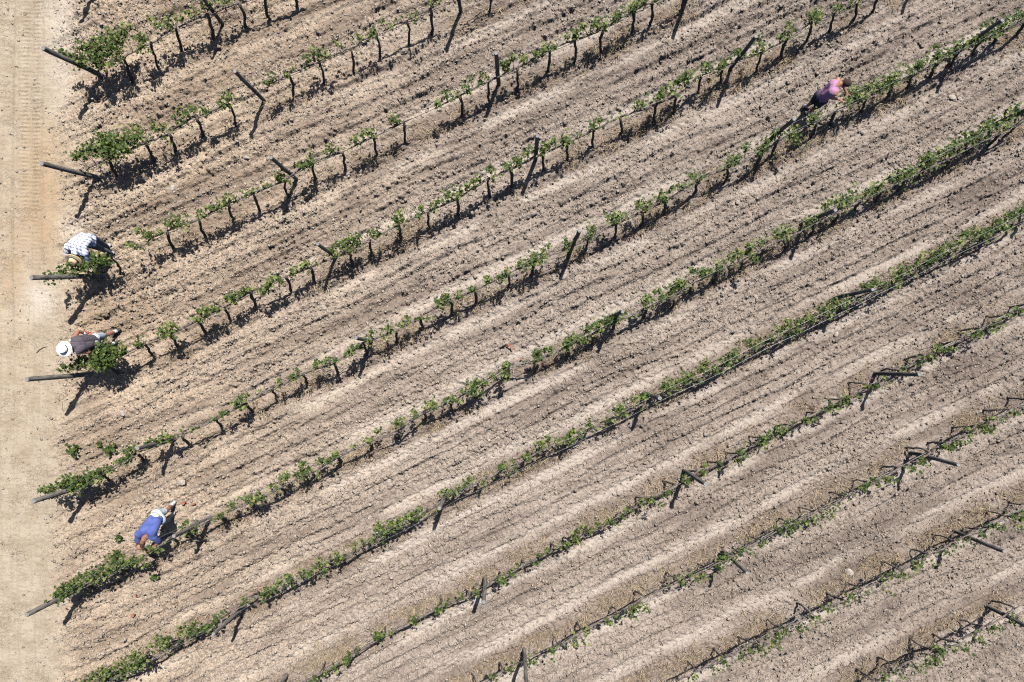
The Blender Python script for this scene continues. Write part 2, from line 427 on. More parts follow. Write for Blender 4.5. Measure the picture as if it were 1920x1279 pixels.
H = 0.05 * np.exp(-(d / 0.1) ** 2) * F
ridge = np.sin(2 * math.pi * (6 * p + 0.6 * (fbm(U * 0.5, V * 1.2, 3, 61) - 0.5) * 2))
ridge2 = np.sin(2 * math.pi * (11 * p + 0.8 * (fbm(U * 0.4, V * 1.5, 3, 62) - 0.5) * 2))
ramp = 0.35 + 1.1 * fbm(U * 0.45, V * 1.9, 3, 63)
H += F * (1 - 0.75 * wheel) * (0.042 * ridge + 0.017 * ridge2) * ramp * sstep(0.02, 0.12, d)
H -= 0.03 * wheel
rough = (1 - 0.75 * wheel) * (0.4 + 1.2 * sstep(0.3, 0.7, fbm(U * 0.8, V * 2.0, 3, 75)))
H += F * (0.07 * (fbm(U * 1.6, V * 5.0, 4, 71) - 0.5) + 0.075 * (0.4 + 0.6 * rough) * (fbm(U * 0.9, V * 15, 3, 77) - 0.5)
          + 0.085 * rough * (np.abs(fbm(U * 9, V * 12, 3, 81) - 0.5) * 2 - 0.3) + 0.03 * (fbm(U * 18, V * 22, 2, 83) - 0.5))
H += 0.05 * (fbm(X * 0.35, Y * 0.35, 3, 91) - 0.5)
H += (1 - F) * (0.02 * (fbm(X * 3, Y * 2, 4, 92) - 0.5) + 0.010 * (fbm(X * 16, Y * 16, 3, 96) - 0.5))
# wheel chevrons pressed by tractor lugs
q = np.where(p < 0.5, p + wob - 0.235, p + wob - 0.775) * 2.3
lug = np.sin(2 * math.pi * (U + 1.1 * np.abs(q)) / 0.19)
H += 0.017 * wheel * sstep(0.0, 0.6, lug) * (0.3 + 0.7 * right)
# the lane beside the field: long smooth ruts and a lugged tyre print
lane = 1 - F
rutx = PX + 5 * np.sin(PY / 260.0)
for c, w, dep in ((20, 13, -0.014), (33, 5, 0.012), (58, 20, -0.02), (90, 7, 0.012), (4, 6, 0.01)):
    H += 2.8 * lane * dep * bump1(rutx, c, w) * (0.6 + 0.4 * fbm(X * 0.5, Y * 0.5, 2, 95)) * (1 - 0.6 * sstep(430, 800, PY))
lane_print = lane * np.maximum(bump1(rutx, 49, 8), bump1(rutx, 71, 8)) * sstep(560, 300, PY)
H += 0.019 * lane_print * (0.5 + 0.8 * fbm(X * 4, Y * 1.5, 3, 141)) * sstep(-0.2, 0.5, np.sin(2 * math.pi * Y / 0.098 + 2.5 * fbm(X * 1.5, Y * 1.2, 2, 143) + 0.5 * np.sign(rutx - 60)))
H += lane * (0.016 * (fbm(X * 14, Y * 0.9, 3, 131) - 0.5) + 0.022 * (fbm(X * 5, Y * 17, 3, 133) - 0.5))
# the soft bank where plough and lane meet
H += 0.03 * bump1(F, 0.5, 0.28) * (fbm(X * 2.5, Y * 2.5, 3, 97))

# clods thrown up by the plough, rasterised into the surface
nin = len(ix)
i0x = int(np.argmin(np.abs(gx - ix[0])))
i0y = int(np.argmin(np.abs(gy - iy[0])))
CL = np.zeros((ny, nx))
CLD = cloddy.reshape(ny, nx)


def scatter(n, dens, lo=0.0, pw=1.0):
    xs = rng.uniform(ix[0] + 0.3, ix[-1] - 0.3, n)
    ys = rng.uniform(iy[0] + 0.3, iy[-1] - 0.3, n)
    jx = ((xs - ix[0]) / STEP).astype(int) + i0x
    jy = ((ys - iy[0]) / STEP).astype(int) + i0y
    k = rng.random(n) < lo + dens[jy, jx] ** pw
    return xs[k], ys[k], jx[k], jy[k]


def splat(n, r0, r1, dens, hk=0.62, lo=0.0, pw=1.0):
    xs, ys, jx, jy = scatter(n, dens, lo, pw)
    r = r0 * (r1 / r0) ** (rng.random(len(xs)) ** 1.6)
    e = rng.uniform(0.65, 1.0, len(xs))
    th = rng.uniform(0, math.pi, len(xs))
    tx, ty = rng.normal(0, 0.35, len(xs)), rng.normal(0, 0.35, len(xs))
    k = int(math.ceil(r1 / STEP))
    oy, ox = np.mgrid[-k:k + 1, -k:k + 1]
    ox, oy = ox.ravel(), oy.ravel()
    for s in range(0, len(xs), 4000):
        sl = slice(s, s + 4000)
        JX = jx[sl, None] + ox[None]
        JY = jy[sl, None] + oy[None]
        dx = gx[JX] - xs[sl, None]
        dy = gy[JY] - ys[sl, None]
        c, sn = np.cos(th[sl, None]), np.sin(th[sl, None])
        a = (dx * c + dy * sn) / r[sl, None]
        b = (-dx * sn + dy * c) / (r[sl, None] * e[sl, None])
        kk = rng.normal(0, 0.28, (len(a), 3))
        qq = np.abs(a + kk[:, :1] * b) ** 3 + np.abs(b + kk[:, 1:2] * a * a) ** 3 + np.clip(a * 0.8 - b * 0.7 - 0.55 + kk[:, 2:], 0, None) * 2
        hh = r[sl, None] * hk * np.sqrt(np.clip(1 - qq, 0, None)) * (1 + tx[sl, None] * a + ty[sl, None] * b)
        np.maximum.at(CL, (JY.ravel(), JX.ravel()), hh.ravel())


splat(70000, 0.036, 0.07, CLD, hk=0.55, lo=0.03)
splat(16000, 0.05, 0.12, CLD, hk=0.58, pw=1.6)
splat(3000, 0.04, 0.06, np.ones_like(CLD) * 0.2, hk=0.35)
H += CL.ravel() * (0.25 + 0.75 * F) * inner
H = np.where(inner, H, H * 0.5)
HG = H.reshape(ny, nx)


def ground_z(x, y):
    j = min(max(int((x - ix[0]) / STEP) + i0x, 0), nx - 1)
    i = min(max(int((y - iy[0]) / STEP) + i0y, 0), ny - 1)
    return float(HG[i, j])


# tone fields of the soil itself (dry crust, dark damp clay, orange clay)
dark = sstep(0.42, 0.66, 0.6 * fbm(U * 0.4, V * 2.6, 4, 101) + 0.4 * fbm(U * 1.2, V * 7.0, 4, 103)) * F * (1 - 0.8 * wheel)
orange = np.clip(0.3 * bump1(PX, 40, 70) * bump1(PY, 450, 330) + bump1(PX, 92, 40) * bump1(PY, 390, 95) + 0.8 * bump1(PX, 205, 70) * bump1(PY, 590, 45)
                 + 0.5 * bump1(PX, 90, 40) * bump1(PY, 260, 50) + 0.35 * bump1(PX, 25, 30) * bump1(PY, 540, 80), 0, 1)
orange *= 0.5 + fbm(X * 2, Y * 3, 4, 111)
white = np.clip(1.0 * bump1(PX, 75, 32) * bump1(PY, 560, 40) + 0.8 * bump1(PX, 135, 26) * bump1(PY, 425, 40)
                + 0.7 * bump1(PX, 120, 30) * bump1(PY, 60, 160) + 0.4 * bump1(PX, 20, 25) * bump1(PY, 600, 20), 0, 1)
white *= 0.5 + fbm(X * 2, Y * 2, 3, 112)
zone = np.stack([F, wheel, straw, dark], 1).astype(np.float32)
zone2 = np.stack([np.clip(orange, 0, 1), np.clip(white, 0, 1), np.clip(tone, 0, 1), 1 - sstep(150, 1000, PX + 0.25 * (PY - 640))], 1).astype(np.float32)
rowco = np.stack([U, V, p], 1).astype(np.float32)
verts = np.stack([X, Y, H], 1).astype(np.float32)


def soil_material():
    m, t, b = mat('dry soil')
    L = t.links.new
    z = nd(t, 'ShaderNodeAttribute'); z.attribute_name = 'zone'
    z2 = nd(t, 'ShaderNodeAttribute'); z2.attribute_name = 'zone2'
    rc = nd(t, 'ShaderNodeAttribute'); rc.attribute_name = 'rowco'
    sz = nd(t, 'ShaderNodeSeparateColor'); L(z.outputs['Color'], sz.inputs[0])
    sz2 = nd(t, 'ShaderNodeSeparateColor'); L(z2.outputs['Color'], sz2.inputs[0])
    tc = nd(t, 'ShaderNodeTexCoord')

    def mixc(fac, a, bcol, blend='MIX', k=None):
        n = nd(t, 'ShaderNodeMix', data_type='RGBA', blend_type=blend)
        if isinstance(fac, float):
            n.inputs[0].default_value = fac
        else:
            L(fac, n.inputs[0])
        for sock, v in ((n.inputs[6], a), (n.inputs[7], bcol)):
            if isinstance(v, tuple):
                sock.default_value = (*v, 1)
            else:
                L(v, sock)
        return n.outputs[2]

    def math_(op, a, bb):
        n = nd(t, 'ShaderNodeMath', operation=op)
        for s_, v in ((n.inputs[0], a), (n.inputs[1], bb)):
            if isinstance(v, (int, float)):
                s_.default_value = v
            else:
                L(v, s_)
        return n.outputs[0]

    def noise(vec, scale, detail=4, rough=0.6, mp=None):
        n = nd(t, 'ShaderNodeTexNoise', Scale=scale, Detail=detail, Roughness=rough)
        if mp:
            k = nd(t, 'ShaderNodeMapping'); k.inputs['Scale'].default_value = mp
            L(vec, k.inputs[0]); vec = k.outputs[0]
        L(vec, n.inputs['Vector'])
        return n.outputs[0]

    def ramp(fac, lo, hi):
        n = nd(t, 'ShaderNodeMapRange', interpolation_type='SMOOTHSTEP')
        n.inputs[1].default_value = lo; n.inputs[2].default_value = hi
        L(fac, n.inputs[0])
        return n.outputs[0]
    obj = tc.outputs['Object']
    rv = rc.outputs['Vector']
    fine = noise(obj, 22, 5, 0.65)
    grain = noise(obj, 70, 3, 0.7)
    streak = noise(rv, 6, 4, 0.6, (0.35, 1.6, 0.0))
    field = mixc(ramp(fine, 0.36, 0.66), SOIL_D, SOIL_L)
    field = mixc(math_('MULTIPLY', ramp(streak, 0.45, 0.7), 0.55), field, SOIL_B)
    field = mixc(math_('MULTIPLY', z.outputs['Alpha'], 0.72), field, SOIL_DK)
    field = mixc(math_('MULTIPLY', sz.outputs[1], 0.62), field, SOIL_WHEEL)
    field = mixc(math_('MULTIPLY', sz.outputs[2], 0.65), field, SOIL_STRAW)
    lane = mixc(ramp(noise(obj, 2.2, 5, 0.6), 0.38, 0.66), LANE_A, LANE_B)
    lane = mixc(math_('MULTIPLY', ramp(noise(obj, 1.0, 4, 0.6, (9.0, 0.5, 0.0)), 0.45, 0.7), 0.65), lane, LANE_B)
    lane = mixc(math_('MULTIPLY', ramp(fine, 0.4, 0.7), 0.35), lane, LANE_C)
    field = mixc(math_('MULTIPLY', z2.outputs['Alpha'], 0.8), field, mixc(1.0, field, (1.22, 1.12, 0.95), 'MULTIPLY'))
    c = mixc(sz.outputs[0], lane, field)
    c = mixc(math_('MULTIPLY', sz2.outputs[0], 0.75), c, SOIL_ORANGE)
    c = mixc(math_('MULTIPLY', sz2.outputs[1], 0.6), c, SOIL_WHITE)
    # darker and slightly cooler towards the upper right
    c = mixc(math_('MULTIPLY', sz2.outputs[2], 0.62), c, mixc(1.0, c, (0.66, 0.65, 0.67), 'MULTIPLY'))
    # specks: pale grit, and dark crumbs painted into the hollows as tiny shadows
    c = mixc(math_('MULTIPLY', ramp(grain, 0.62, 0.75), 0.45), c, alb(0.5, 0.44, 0.37))
    c = mixc(math_('MULTIPLY', ramp(grain, 0.42, 0.3), 0.6), c, alb(0.11, 0.088, 0.07))
    L(c, b.inputs['Base Color'])
    b.inputs['Roughness'].default_value = 1.0
    b.inputs['Specular IOR Level'].default_value = 0.05
    # drying cracks in the crust of the lane
    vo = nd(t, 'ShaderNodeTexVoronoi', feature='DISTANCE_TO_EDGE', Scale=9.0)
    wv = nd(t, 'ShaderNodeVectorMath', operation='ADD')
    nz = nd(t, 'ShaderNodeTexNoise', Scale=6.0, Detail=3.0)
    L(obj, nz.inputs['Vector'])
    sc = nd(t, 'ShaderNodeVectorMath', operation='SCALE'); sc.inputs['Scale'].default_value = 0.3
    L(nz.outputs['Color'], sc.inputs[0])
    L(obj, wv.inputs[0]); L(sc.outputs[0], wv.inputs[1])
    L(wv.outputs[0], vo.inputs['Vector'])
    crack = math_('MULTIPLY', math_('SUBTRACT', 1.0, sz.outputs[0]), math_('SUBTRACT', ramp(vo.outputs['Distance'], 0.0, 0.05), 1.0))
    hgt = math_('ADD', math_('MULTIPLY', math_('MULTIPLY', crack, ramp(noise(obj, 1.3, 3), 0.42, 0.62)), 0.009),
                math_('ADD', math_('MULTIPLY', fine, math_('ADD', 0.02, math_('MULTIPLY', sz.outputs[0], 0.035))), math_('MULTIPLY', grain, 0.02)))
    bp = nd(t, 'ShaderNodeBump', Strength=1.0, Distance=1.0)
    L(hgt, bp.inputs['Height'])
    L(bp.outputs[0], b.inputs['Normal'])
    return m


def alb(*c):
    return tuple(q * AL for q in c)


SOIL_D, SOIL_L = alb(0.268, 0.217, 0.181), alb(0.468, 0.398, 0.339)
SOIL_B, SOIL_DK = alb(0.365, 0.308, 0.262), alb(0.185, 0.147, 0.124)
SOIL_WHEEL, SOIL_STRAW = alb(0.535, 0.468, 0.402), alb(0.225, 0.172, 0.13)
LANE_A, LANE_B, LANE_C = alb(0.375, 0.318, 0.245), alb(0.29, 0.235, 0.172), alb(0.42, 0.365, 0.292)
SOIL_ORANGE, SOIL_WHITE = alb(0.35, 0.25, 0.155), alb(0.55, 0.505, 0.44)
M['soil'] = soil_material()

idx = np.arange(nx * ny).reshape(ny, nx)
quads = np.stack([idx[:-1, :-1], idx[:-1, 1:], idx[1:, 1:], idx[1:, :-1]], -1).reshape(-1, 4)
qpx = PX[quads[:, 0]]
qpy = PY[quads[:, 0]]
lane_face = qpx < 112 - 12 * sstep(600, 1100, qpy)


def ground_part(name, sel, label):
    qd = quads[sel]
    used, inv = np.unique(qd, return_inverse=True)
    me_o = tint_mesh(name, verts[used], inv.ravel(), np.full(len(qd), 4), None, M['soil'])
    me = me_o.data
    for an, arr in (('zone', zone), ('zone2', zone2)):
        a = me.attributes.new(an, 'FLOAT_COLOR', 'POINT')
        a.data.foreach_set('color', arr[used].ravel())
    a = me.attributes.new('rowco', 'FLOAT_VECTOR', 'POINT')
    a.data.foreach_set('vector', rowco[used].ravel())
    tag(me_o, label, 'ground', kind='structure')
    return me_o


ground_part('ground', ~lane_face, 'ploughed beige vineyard soil with clods, furrows and wheel tracks')
ground_part('dirt_track', lane_face, 'pale smooth dirt track with tyre prints along the left edge')

# ------------------------------------------------------------------ loose clods and crumbs
ICO_V = np.array([(1, 0, 0), (-1, 0, 0), (0, 1, 0), (0, -1, 0), (0, 0, 1), (0, 0, -1)], float)
ICO_F = np.array([(0, 2, 4), (2, 1, 4), (1, 3, 4), (3, 0, 4), (2, 0, 5), (1, 2, 5), (3, 1, 5), (0, 3, 5)])


def lumps(name, n, r0, r1, dens, lo, hi, label):
    xs, ys, jx, jy = scatter(n, dens)
    k = len(xs)
    r = r0 * (r1 / r0) ** (rng.random(k) ** 2.2)
    v = ICO_V[None] * (1 + rng.uniform(-0.42, 0.42, (k, 6, 1)) + rng.uniform(-0.3, 0.3, (k, 6, 3))) * rng.uniform(0.65, 1.1, (k, 1, 3))
    v[:, :, 2] *= 0.5
    th = rng.uniform(0, 2 * math.pi, k)
    c, s = np.cos(th)[:, None], np.sin(th)[:, None]
    vx = v[:, :, 0] * c - v[:, :, 1] * s
    vy = v[:, :, 0] * s + v[:, :, 1] * c
    v = np.stack([vx, vy, v[:, :, 2]], -1) * r[:, None, None]
    v[:, :, 0] += xs[:, None]
    v[:, :, 1] += ys[:, None]
    v[:, :, 2] += (HG[jy, jx] + r * 0.12)[:, None]
    f = (ICO_F[None] + (np.arange(k) * 6)[:, None, None]).reshape(-1)
    t = rng.random((k, 1)) ** 1.2
    g = rng.uniform(-0.015, 0.015, (k, 1))
    col = np.array(lo) * (1 - t) + np.array(hi) * t + g
    col = AL * col * (1 - 0.25 * np.clip(tone, 0, 1).reshape(ny, nx)[jy, jx])[:, None]
    o = tint_mesh(name, v.reshape(-1, 3), f, np.full(k * 8, 3), np.repeat(col, 6, 0), M['clod'])
    tag(o, label, 'clods', kind='stuff')
    return o


lumps('soil_clods', 330000, 0.009, 0.048, np.clip(CLD * 0.8 + 0.05 + 0.12 * F.reshape(ny, nx), 0, 1), (0.215, 0.175, 0.143), (0.375, 0.318, 0.268), 'loose dry clods and crumbs of soil scattered over the ploughed field')

# ------------------------------------------------------------------ dry grass under the rows
def dry_grass():
    ST = np.clip(straw, 0, 1).reshape(ny, nx)
    xs, ys, jx, jy = scatter(70000, ST, pw=1.2)
    keep = rng.random(len(xs)) < 0.5 + 0.5 * (fbm(xs * 2.5, ys * 2.5, 2, 151) > 0.5)
    xs, ys, jx, jy = xs[keep], ys[keep], jx[keep], jy[keep]
    nb = 9
    k = len(xs) * nb
    cx = np.repeat(xs, nb) + rng.normal(0, 0.03, k)
    cy = np.repeat(ys, nb) + rng.normal(0, 0.03, k)
    cz = np.repeat(HG[jy, jx], nb)
    th = rng.uniform(0, 2 * math.pi, k)
    ln = rng.uniform(0.06, 0.26, k)
    up = rng.uniform(0.15, 0.9, k)
    w = rng.uniform(0.003, 0.009, k)
    dx, dy = np.cos(th), np.sin(th)
    a = np.stack([cx - dy * w, cy + dx * w, cz], -1)
    b = np.stack([cx + dy * w, cy - dx * w, cz], -1)
    c = np.stack([cx + dx * ln, cy + dy * ln, cz + ln * up], -1)
    v = np.stack([a, b, c], 1).reshape(-1, 3)
    t = rng.random((k, 1))
    col = np.array((0.085, 0.062, 0.043)) * (1 - t) + np.array((0.31, 0.245, 0.165)) * t
    o = tint_mesh('dry_grass', v, np.arange(k * 3), np.full(k, 3), np.repeat(col, 3, 0), M['straw'])
    tag(o, 'brown dry grass and straw growing under the vine rows', 'grass', kind='stuff')


dry_grass()

# ------------------------------------------------------------------ leaves
LEAF_O = np.array([(0, -0.08), (0.3, -0.36), (0.52, -0.1), (0.36, 0.12), (0.5, 0.42), (0.2, 0.42), (0, 0.74),
                   (-0.2, 0.42), (-0.5, 0.42), (-0.36, 0.12), (-0.52, -0.1), (-0.3, -0.36)])
LV = np.concatenate([LEAF_O, [[0, 0.15]]])
LZ = np.abs(LV[:, 0]) * 0.35 - 0.12 * LV[:, 1] ** 2
LEAF = np.stack([LV[:, 0], LV[:, 1], LZ], 1)
LF = [(12, 0, 1, 2, 3), (12, 3, 4, 5, 6), (12, 6, 7, 8, 9), (12, 9, 10, 11, 0)]
LF_flat = np.concatenate([np.array(f) for f in LF])
LF_tot = np.array([len(f) for f in LF])
G_DARK, G_MID, G_LIGHT = np.array((0.026, 0.05, 0.013)), np.array((0.078, 0.116, 0.028)), np.array((0.205, 0.25, 0.065))


def leaf_mesh(centres, name, parent, origin, light=0.35, size=(0.042, 0.08), stems=()):
    """centres: (n,3) leaf positions -> one mesh of vine leaves."""
    n = len(centres)
    s = rng.uniform(size[0], size[1], n)
    yaw = rng.uniform(0, 2 * math.pi, n)
    tilt = np.abs(rng.normal(0, 0.62, n))
    ax = rng.uniform(0, 2 * math.pi, n)
    v = LEAF[None] * s[:, None, None]
    c, sn = np.cos(yaw)[:, None], np.sin(yaw)[:, None]
    x, y, z = v[..., 0] * c - v[..., 1] * sn, v[..., 0] * sn + v[..., 1] * c, v[..., 2]
    kx, ky = np.cos(ax)[:, None], np.sin(ax)[:, None]
    ct, st = np.cos(tilt)[:, None], np.sin(tilt)[:, None]
    dot = x * kx + y * ky
    crx, cry, crz = ky * z, -kx * z, kx * y - ky * x
    x2 = x * ct + crx * st + kx * dot * (1 - ct)
    y2 = y * ct + cry * st + ky * dot * (1 - ct)
    z2 = z * ct + crz * st
    v = np.stack([x2, y2, z2], -1) + centres[:, None, :] - np.array(origin)[None, None]
    t = rng.random((n, 1))
    col = np.where(t < 1 - light, G_DARK + (G_MID - G_DARK) * (t / max(1 - light, 0.01)), G_MID + (G_LIGHT - G_MID) * ((t - 1 + light) / light))
    yel = rng.random((n, 1)) < 0.03
    col = np.where(yel, np.array((0.2, 0.19, 0.075)), col)
    f = (LF_flat[None] + (np.arange(n) * 13)[:, None]).ravel()
    V_, C_, T_ = [v.reshape(-1, 3)], [np.repeat(col, 13, 0)], [np.tile(LF_tot, n)]
    F_ = [f]
    nv = n * 13
    for st in stems:                      # green canes the leaves sit on
        tb = MB()
        tb.tube(st, [0.007, 0.005, 0.003], n=4, cap=False)
        V_.append(np.array([p_[:] for p_ in tb.v]) - np.array(origin)[None])
        C_.append(np.tile(np.array([[0.11, 0.11, 0.035]]), (len(tb.v), 1)))
        F_.append(np.array(tb.f).ravel() + nv)
        T_.append(np.full(len(tb.f), 4))
        nv += len(tb.v)
    C_ = [q * AL for q in C_]
    return tint_mesh(name, np.concatenate(V_), np.concatenate(F_), np.concatenate(T_), np.concatenate(C_), M['leaf'], parent)


def clump_points(px, py, r, dense=1.0, h=0.93, spread=0.13):
    n = max(3, int(0.3 * r * r * dense * random.uniform(0.8, 1.2)))
    rr = r / PPM
    c = W(px, py, h)
    q = rng.normal(0, 0.5, (n, 3))
    # leaves gather on two or three shoots inside the cluster
    sh = rng.normal(0, 0.45, (max(2, n // 8), 2))
    q[:, :2] = 0.7 * q[:, :2] + 0.8 * sh[rng.integers(0, len(sh), n)]
    out = np.empty((n, 3))
    out[:, 0] = c.x + q[:, 0] * rr
    out[:, 1] = c.y + q[:, 1] * rr
    out[:, 2] = h + q[:, 2] * spread * 1.6
    return out


# ------------------------------------------------------------------ posts, vines, hoses and wires
ORD = ['first', 'second', 'third', 'fourth', 'fifth', 'sixth', 'seventh', 'eighth', 'ninth', 'tenth', 'eleventh', 'twelfth', 'thirteenth',
       'fourteenth', 'fifteenth', 'sixteenth', 'seventeenth', 'eighteenth', 'nineteenth', 'twentieth']
END_LEAN = {0: (-18, 10), 1: (-18, 10), 2: (-15, 11), 3: (-36, 19), 4: (-25, 6), 5: (-22, 8), 6: (-22, 8)}


def make_post(k, i, px, py):
    end = (i == 0 and k in END_LEAN)
    b = W(px, py)
    b.z = ground_z(b.x, b.y)
    h = POST_H * random.uniform(0.97, 1.03)
    if end:
        L = END_LEAN[k]
        top = b + Vector((L[0] / PPM, -L[1] / PPM, h))
        r = 0.058
    else:
        top = b + Vector((random.uniform(-0.04, 0.04), random.uniform(-0.04, 0.04), h))
        r = random.uniform(0.043, 0.052)
    ax = (top - b).normalized()
    path = [b - ax * 0.3] + [b.lerp(top, t) + Vector((random.uniform(-.006, .006), random.uniform(-.006, .006), 0)) for t in (0.05, 0.35, 0.65, 0.9)] + [top - ax * 0.012, top]
    m = MB()
    m.tube(path, [r * 1.08, r * 1.06, r * 1.02, r, r * 0.97, r * 0.95, r * 0.8], n=12, jitter=0.035)
    root = m.build('end_post' if end else 'wooden_post', M['post'], None, origin=b)
    root.data.materials.append(M['endgrain'])
    root.data.polygons[len(root.data.polygons) - 1].material_index = 1
    rn = ROWS[k]['name']
    if end:
        lab = f'thick grey end post leaning over the track at {rn}'
    else:
        lab = f'grey trellis post, {ORD[i]} from the left in {rn}'
    tag(root, lab, 'post', 'trellis posts of the vineyard')
    return root


def cname(n):
    return 'bushy' if n > 150 else 'leafy' if n > 45 else 'sparse' if n > 8 else 'bare'


def make_vine(k, i):
    r = ROWS[k]
    hx, hy = r['heads'][i]
    head = W(hx, hy, HEAD_H)
    base = head - lean(k, hx) + (Vector((random.uniform(-.1, .1), random.uniform(-.08, .08), 0)) if k >= 8 else Vector((0, 0, 0)))
    base.z = ground_z(base.x, base.y)
    head = base + (head - base)
    head.z = HEAD_H + base.z * 0.5 + random.uniform(-0.04, 0.04)
    root = empty('grape_vine', base)
    # trunk: gnarled, swollen foot and head
    m = MB()
    rad = random.uniform(0.024, 0.034) if k <= 7 else random.uniform(0.015, 0.022)
    n = 6
    off = Vector((random.uniform(-.06, .06), random.uniform(-.06, .06), 0)) * (1 if k <= 7 else 0.8)
    path, rr = [], []
    for j in range(n + 1):
        t = j / n
        pnt = (base - Vector((0, 0, 0.08))).lerp(head, t) + off * math.sin(math.pi * t) + Vector((random.uniform(-.018, .018), random.uniform(-.018, .018), 0))
        path.append(pnt)
        rr.append(rad * (1.35 - 0.75 * t + 0.55 * t * t) * random.uniform(0.85, 1.15))
    m.tube(path, rr, n=8, jitter=0.12)
    m.build('trunk', M['bark'] if k <= 7 else M['cane'], root, origin=base, smooth=True)
    # cordon arm bent over along the wire, towards the neighbour on the left
    c = MB()
    top = path[-1]
    slope = r['line'][0]
    dirw = Vector((-1, slope, 0)).normalized()      # left along the row (photo y grows downwards)
    if i > 0 and 12 < hx - r['heads'][i - 1][0] < 85:
        prev = W(*r['heads'][i - 1], HEAD_H)
        tip = top.lerp(Vector((prev.x, prev.y, HEAD_H)), random.uniform(0.8, 0.97))
    else:
        tip = top + dirw * random.uniform(0.4, 0.65)
        tip.z = HEAD_H - 0.02
    arm = [top - Vector((0, 0, 0.015))]
    for j in range(1, 7):
        t = j / 6
        q = top.lerp(tip, t)
        q.z += 0.03 * math.sin(math.pi * t) + random.uniform(-.012, .012)
        q += Vector((random.uniform(-.014, .014), random.uniform(-.014, .014), 0))
        arm.append(q)
    c.tube(arm, [rad * 0.95 * (1 - 0.45 * j / 6) * random.uniform(0.85, 1.2) for j in range(7)], n=7, jitter=0.12) if k <= 7 else c.tube(arm, [rad * 1.5 * (1 - 0.35 * j / 6) * random.uniform(0.8, 1.25) for j in range(7)], n=7, jitter=0.15)
    # short arm the other way on some
    if random.random() < 0.55:
        e = top - dirw * random.uniform(0.15, 0.3)
        e.z = HEAD_H + random.uniform(-0.03, 0.05)
        c.tube([top, top.lerp(e, 0.5) + Vector((0, 0, 0.02)), e], [rad * 0.8, rad * 0.6, rad * 0.35], n=6, jitter=0.1)
    # pruning spurs
    for q in arm[1:]:
        if random.random() < 0.75:
            e = q + Vector((random.uniform(-.04, .04), random.uniform(-.04, .04), random.uniform(0.06, 0.13)))
            c.tube([q, e], [rad * 0.32, rad * 0.2], n=5)
    cl = r['own'][i]
    P_ = [clump_points(x, y, s, dense=(1.35 if (i == 0 and k <= 7) else 1.0 if k <= 6 else 0.85 if k == 7 else 0.62)) for x, y, s in cl]
    stems = []
    for (x, y, sz) in cl:
        tgt = W(x, y, 0.95)
        near = min(arm, key=lambda a: (a - tgt).length)
        for _ in range(1 if sz < 9 else 2):
            e = tgt + Vector((random.gauss(0, sz / PPM * 0.4), random.gauss(0, sz / PPM * 0.4), random.uniform(-0.05, 0.15)))
            if (e - near).length < 1.2:
                stems.append((near, near.lerp(e, 0.5) + Vector((0, 0, 0.06)), e))
    c.build('cordon', M['cane'], root, origin=base, smooth=True)
    # a few stray leaves along the arm
    ns = random.randint(2, 7) if k <= 7 else random.randint(0, 3)
    if ns:
        P_.append(np.array([(arm[random.randint(0, 6)] + Vector((random.gauss(0, .07), random.gauss(0, .07), random.uniform(0, .22))))[:] for _ in range(ns)]))
    nl = 0
    if P_:
        C = np.concatenate(P_)
        nl = len(C)
        leaf_mesh(C, 'foliage', root, base, light=0.15 if (i == 0 and k <= 6) else (0.3 if hx < 1250 else 0.22), stems=stems)
    post = [q for q in r['posts'] if -30 < q[1] < 1310]
    bx = r['bases'][i][0]
    left = [q for q in post if q[0] <= bx]
    li = len(left)
    if left:
        lo = left[-1][0]
        n_ = sum(1 for q in r['bases'][:i] if q[0] >= lo)
        rel = f'{ORD[n_]} right of the {ORD[li - 1]} post'
    else:
        n_ = sum(1 for j, q in enumerate(r['bases']) if j > i and q[0] < post[0][0])
        rel = f'{ORD[n_]} left of the first post'
    tag(root, f'{cname(nl)} vine, {rel} in {r["name"]}', 'grapevine', f'vines in {r["name"]}')
    return root


M['shoot'] = noise_col('green shoot', (0.09, 0.1, 0.03), (0.16, 0.14, 0.06), 20)
for k, r in ROWS.items():
    for i, (x, y) in enumerate(r['posts']):
        make_post(k, i, x, y)
    r['own'] = [[] for _ in r['heads']]
    for (x, y, s) in r['clumps']:
        j = min(range(len(r['heads'])), key=lambda q: min(math.hypot(r['heads'][q][0] - x, r['heads'][q][1] - y),
                                                         math.hypot(r['heads'][q][0] - 26 - x, r['heads'][q][1] + 13 - y)))
        r['own'][j].append((x, y, s))
    for i in range(len(r['heads'])):
        make_vine(k, i)


def strung(k, name, h, side, rad, m, label, cat, grp, sag=0.0):
    """A hose or wire strung along a row: passes the vine heads and follows their lean."""
    r = ROWS[k]
    mm, cc = r['line']
    across = Vector((mm, 1, 0)).normalized()
    q0 = sorted(r['bases'])
    ends = [q0[0]] if k not in END_LEAN else [r['posts'][0]]
    xs = np.array([q[0] for q in ends + q0[1 if k not in END_LEAN else 0:]])
    ys = np.array([q[1] for q in ends + q0[1 if k not in END_LEAN else 0:]])
    ys = 0.5 * ys + 0.5 * (cc + mm * (xs - NX))
    path = []
    for j, (x, y) in enumerate(zip(xs, ys)):
        q = W(x, y)
        q += lean(k, x) * (h / HEAD_H) * 0.95 * (0.0 if (j == 0 and k in END_LEAN) else 1.0)
        q.z = h + random.uniform(-0.006, 0.006)
        q += across * side
        if path and (q - path[-1]).length > 0.3:
            mid = path[-1].lerp(q, 0.5)
            mid.z -= sag
            path.append(mid)
        path.append(q)
    t = MB()
    t.tube(path, [rad] * len(path), n=5, cap=True)
    o = t.build(name, m, None, origin=path[0])
    tag(o, label, cat, grp)
    return o


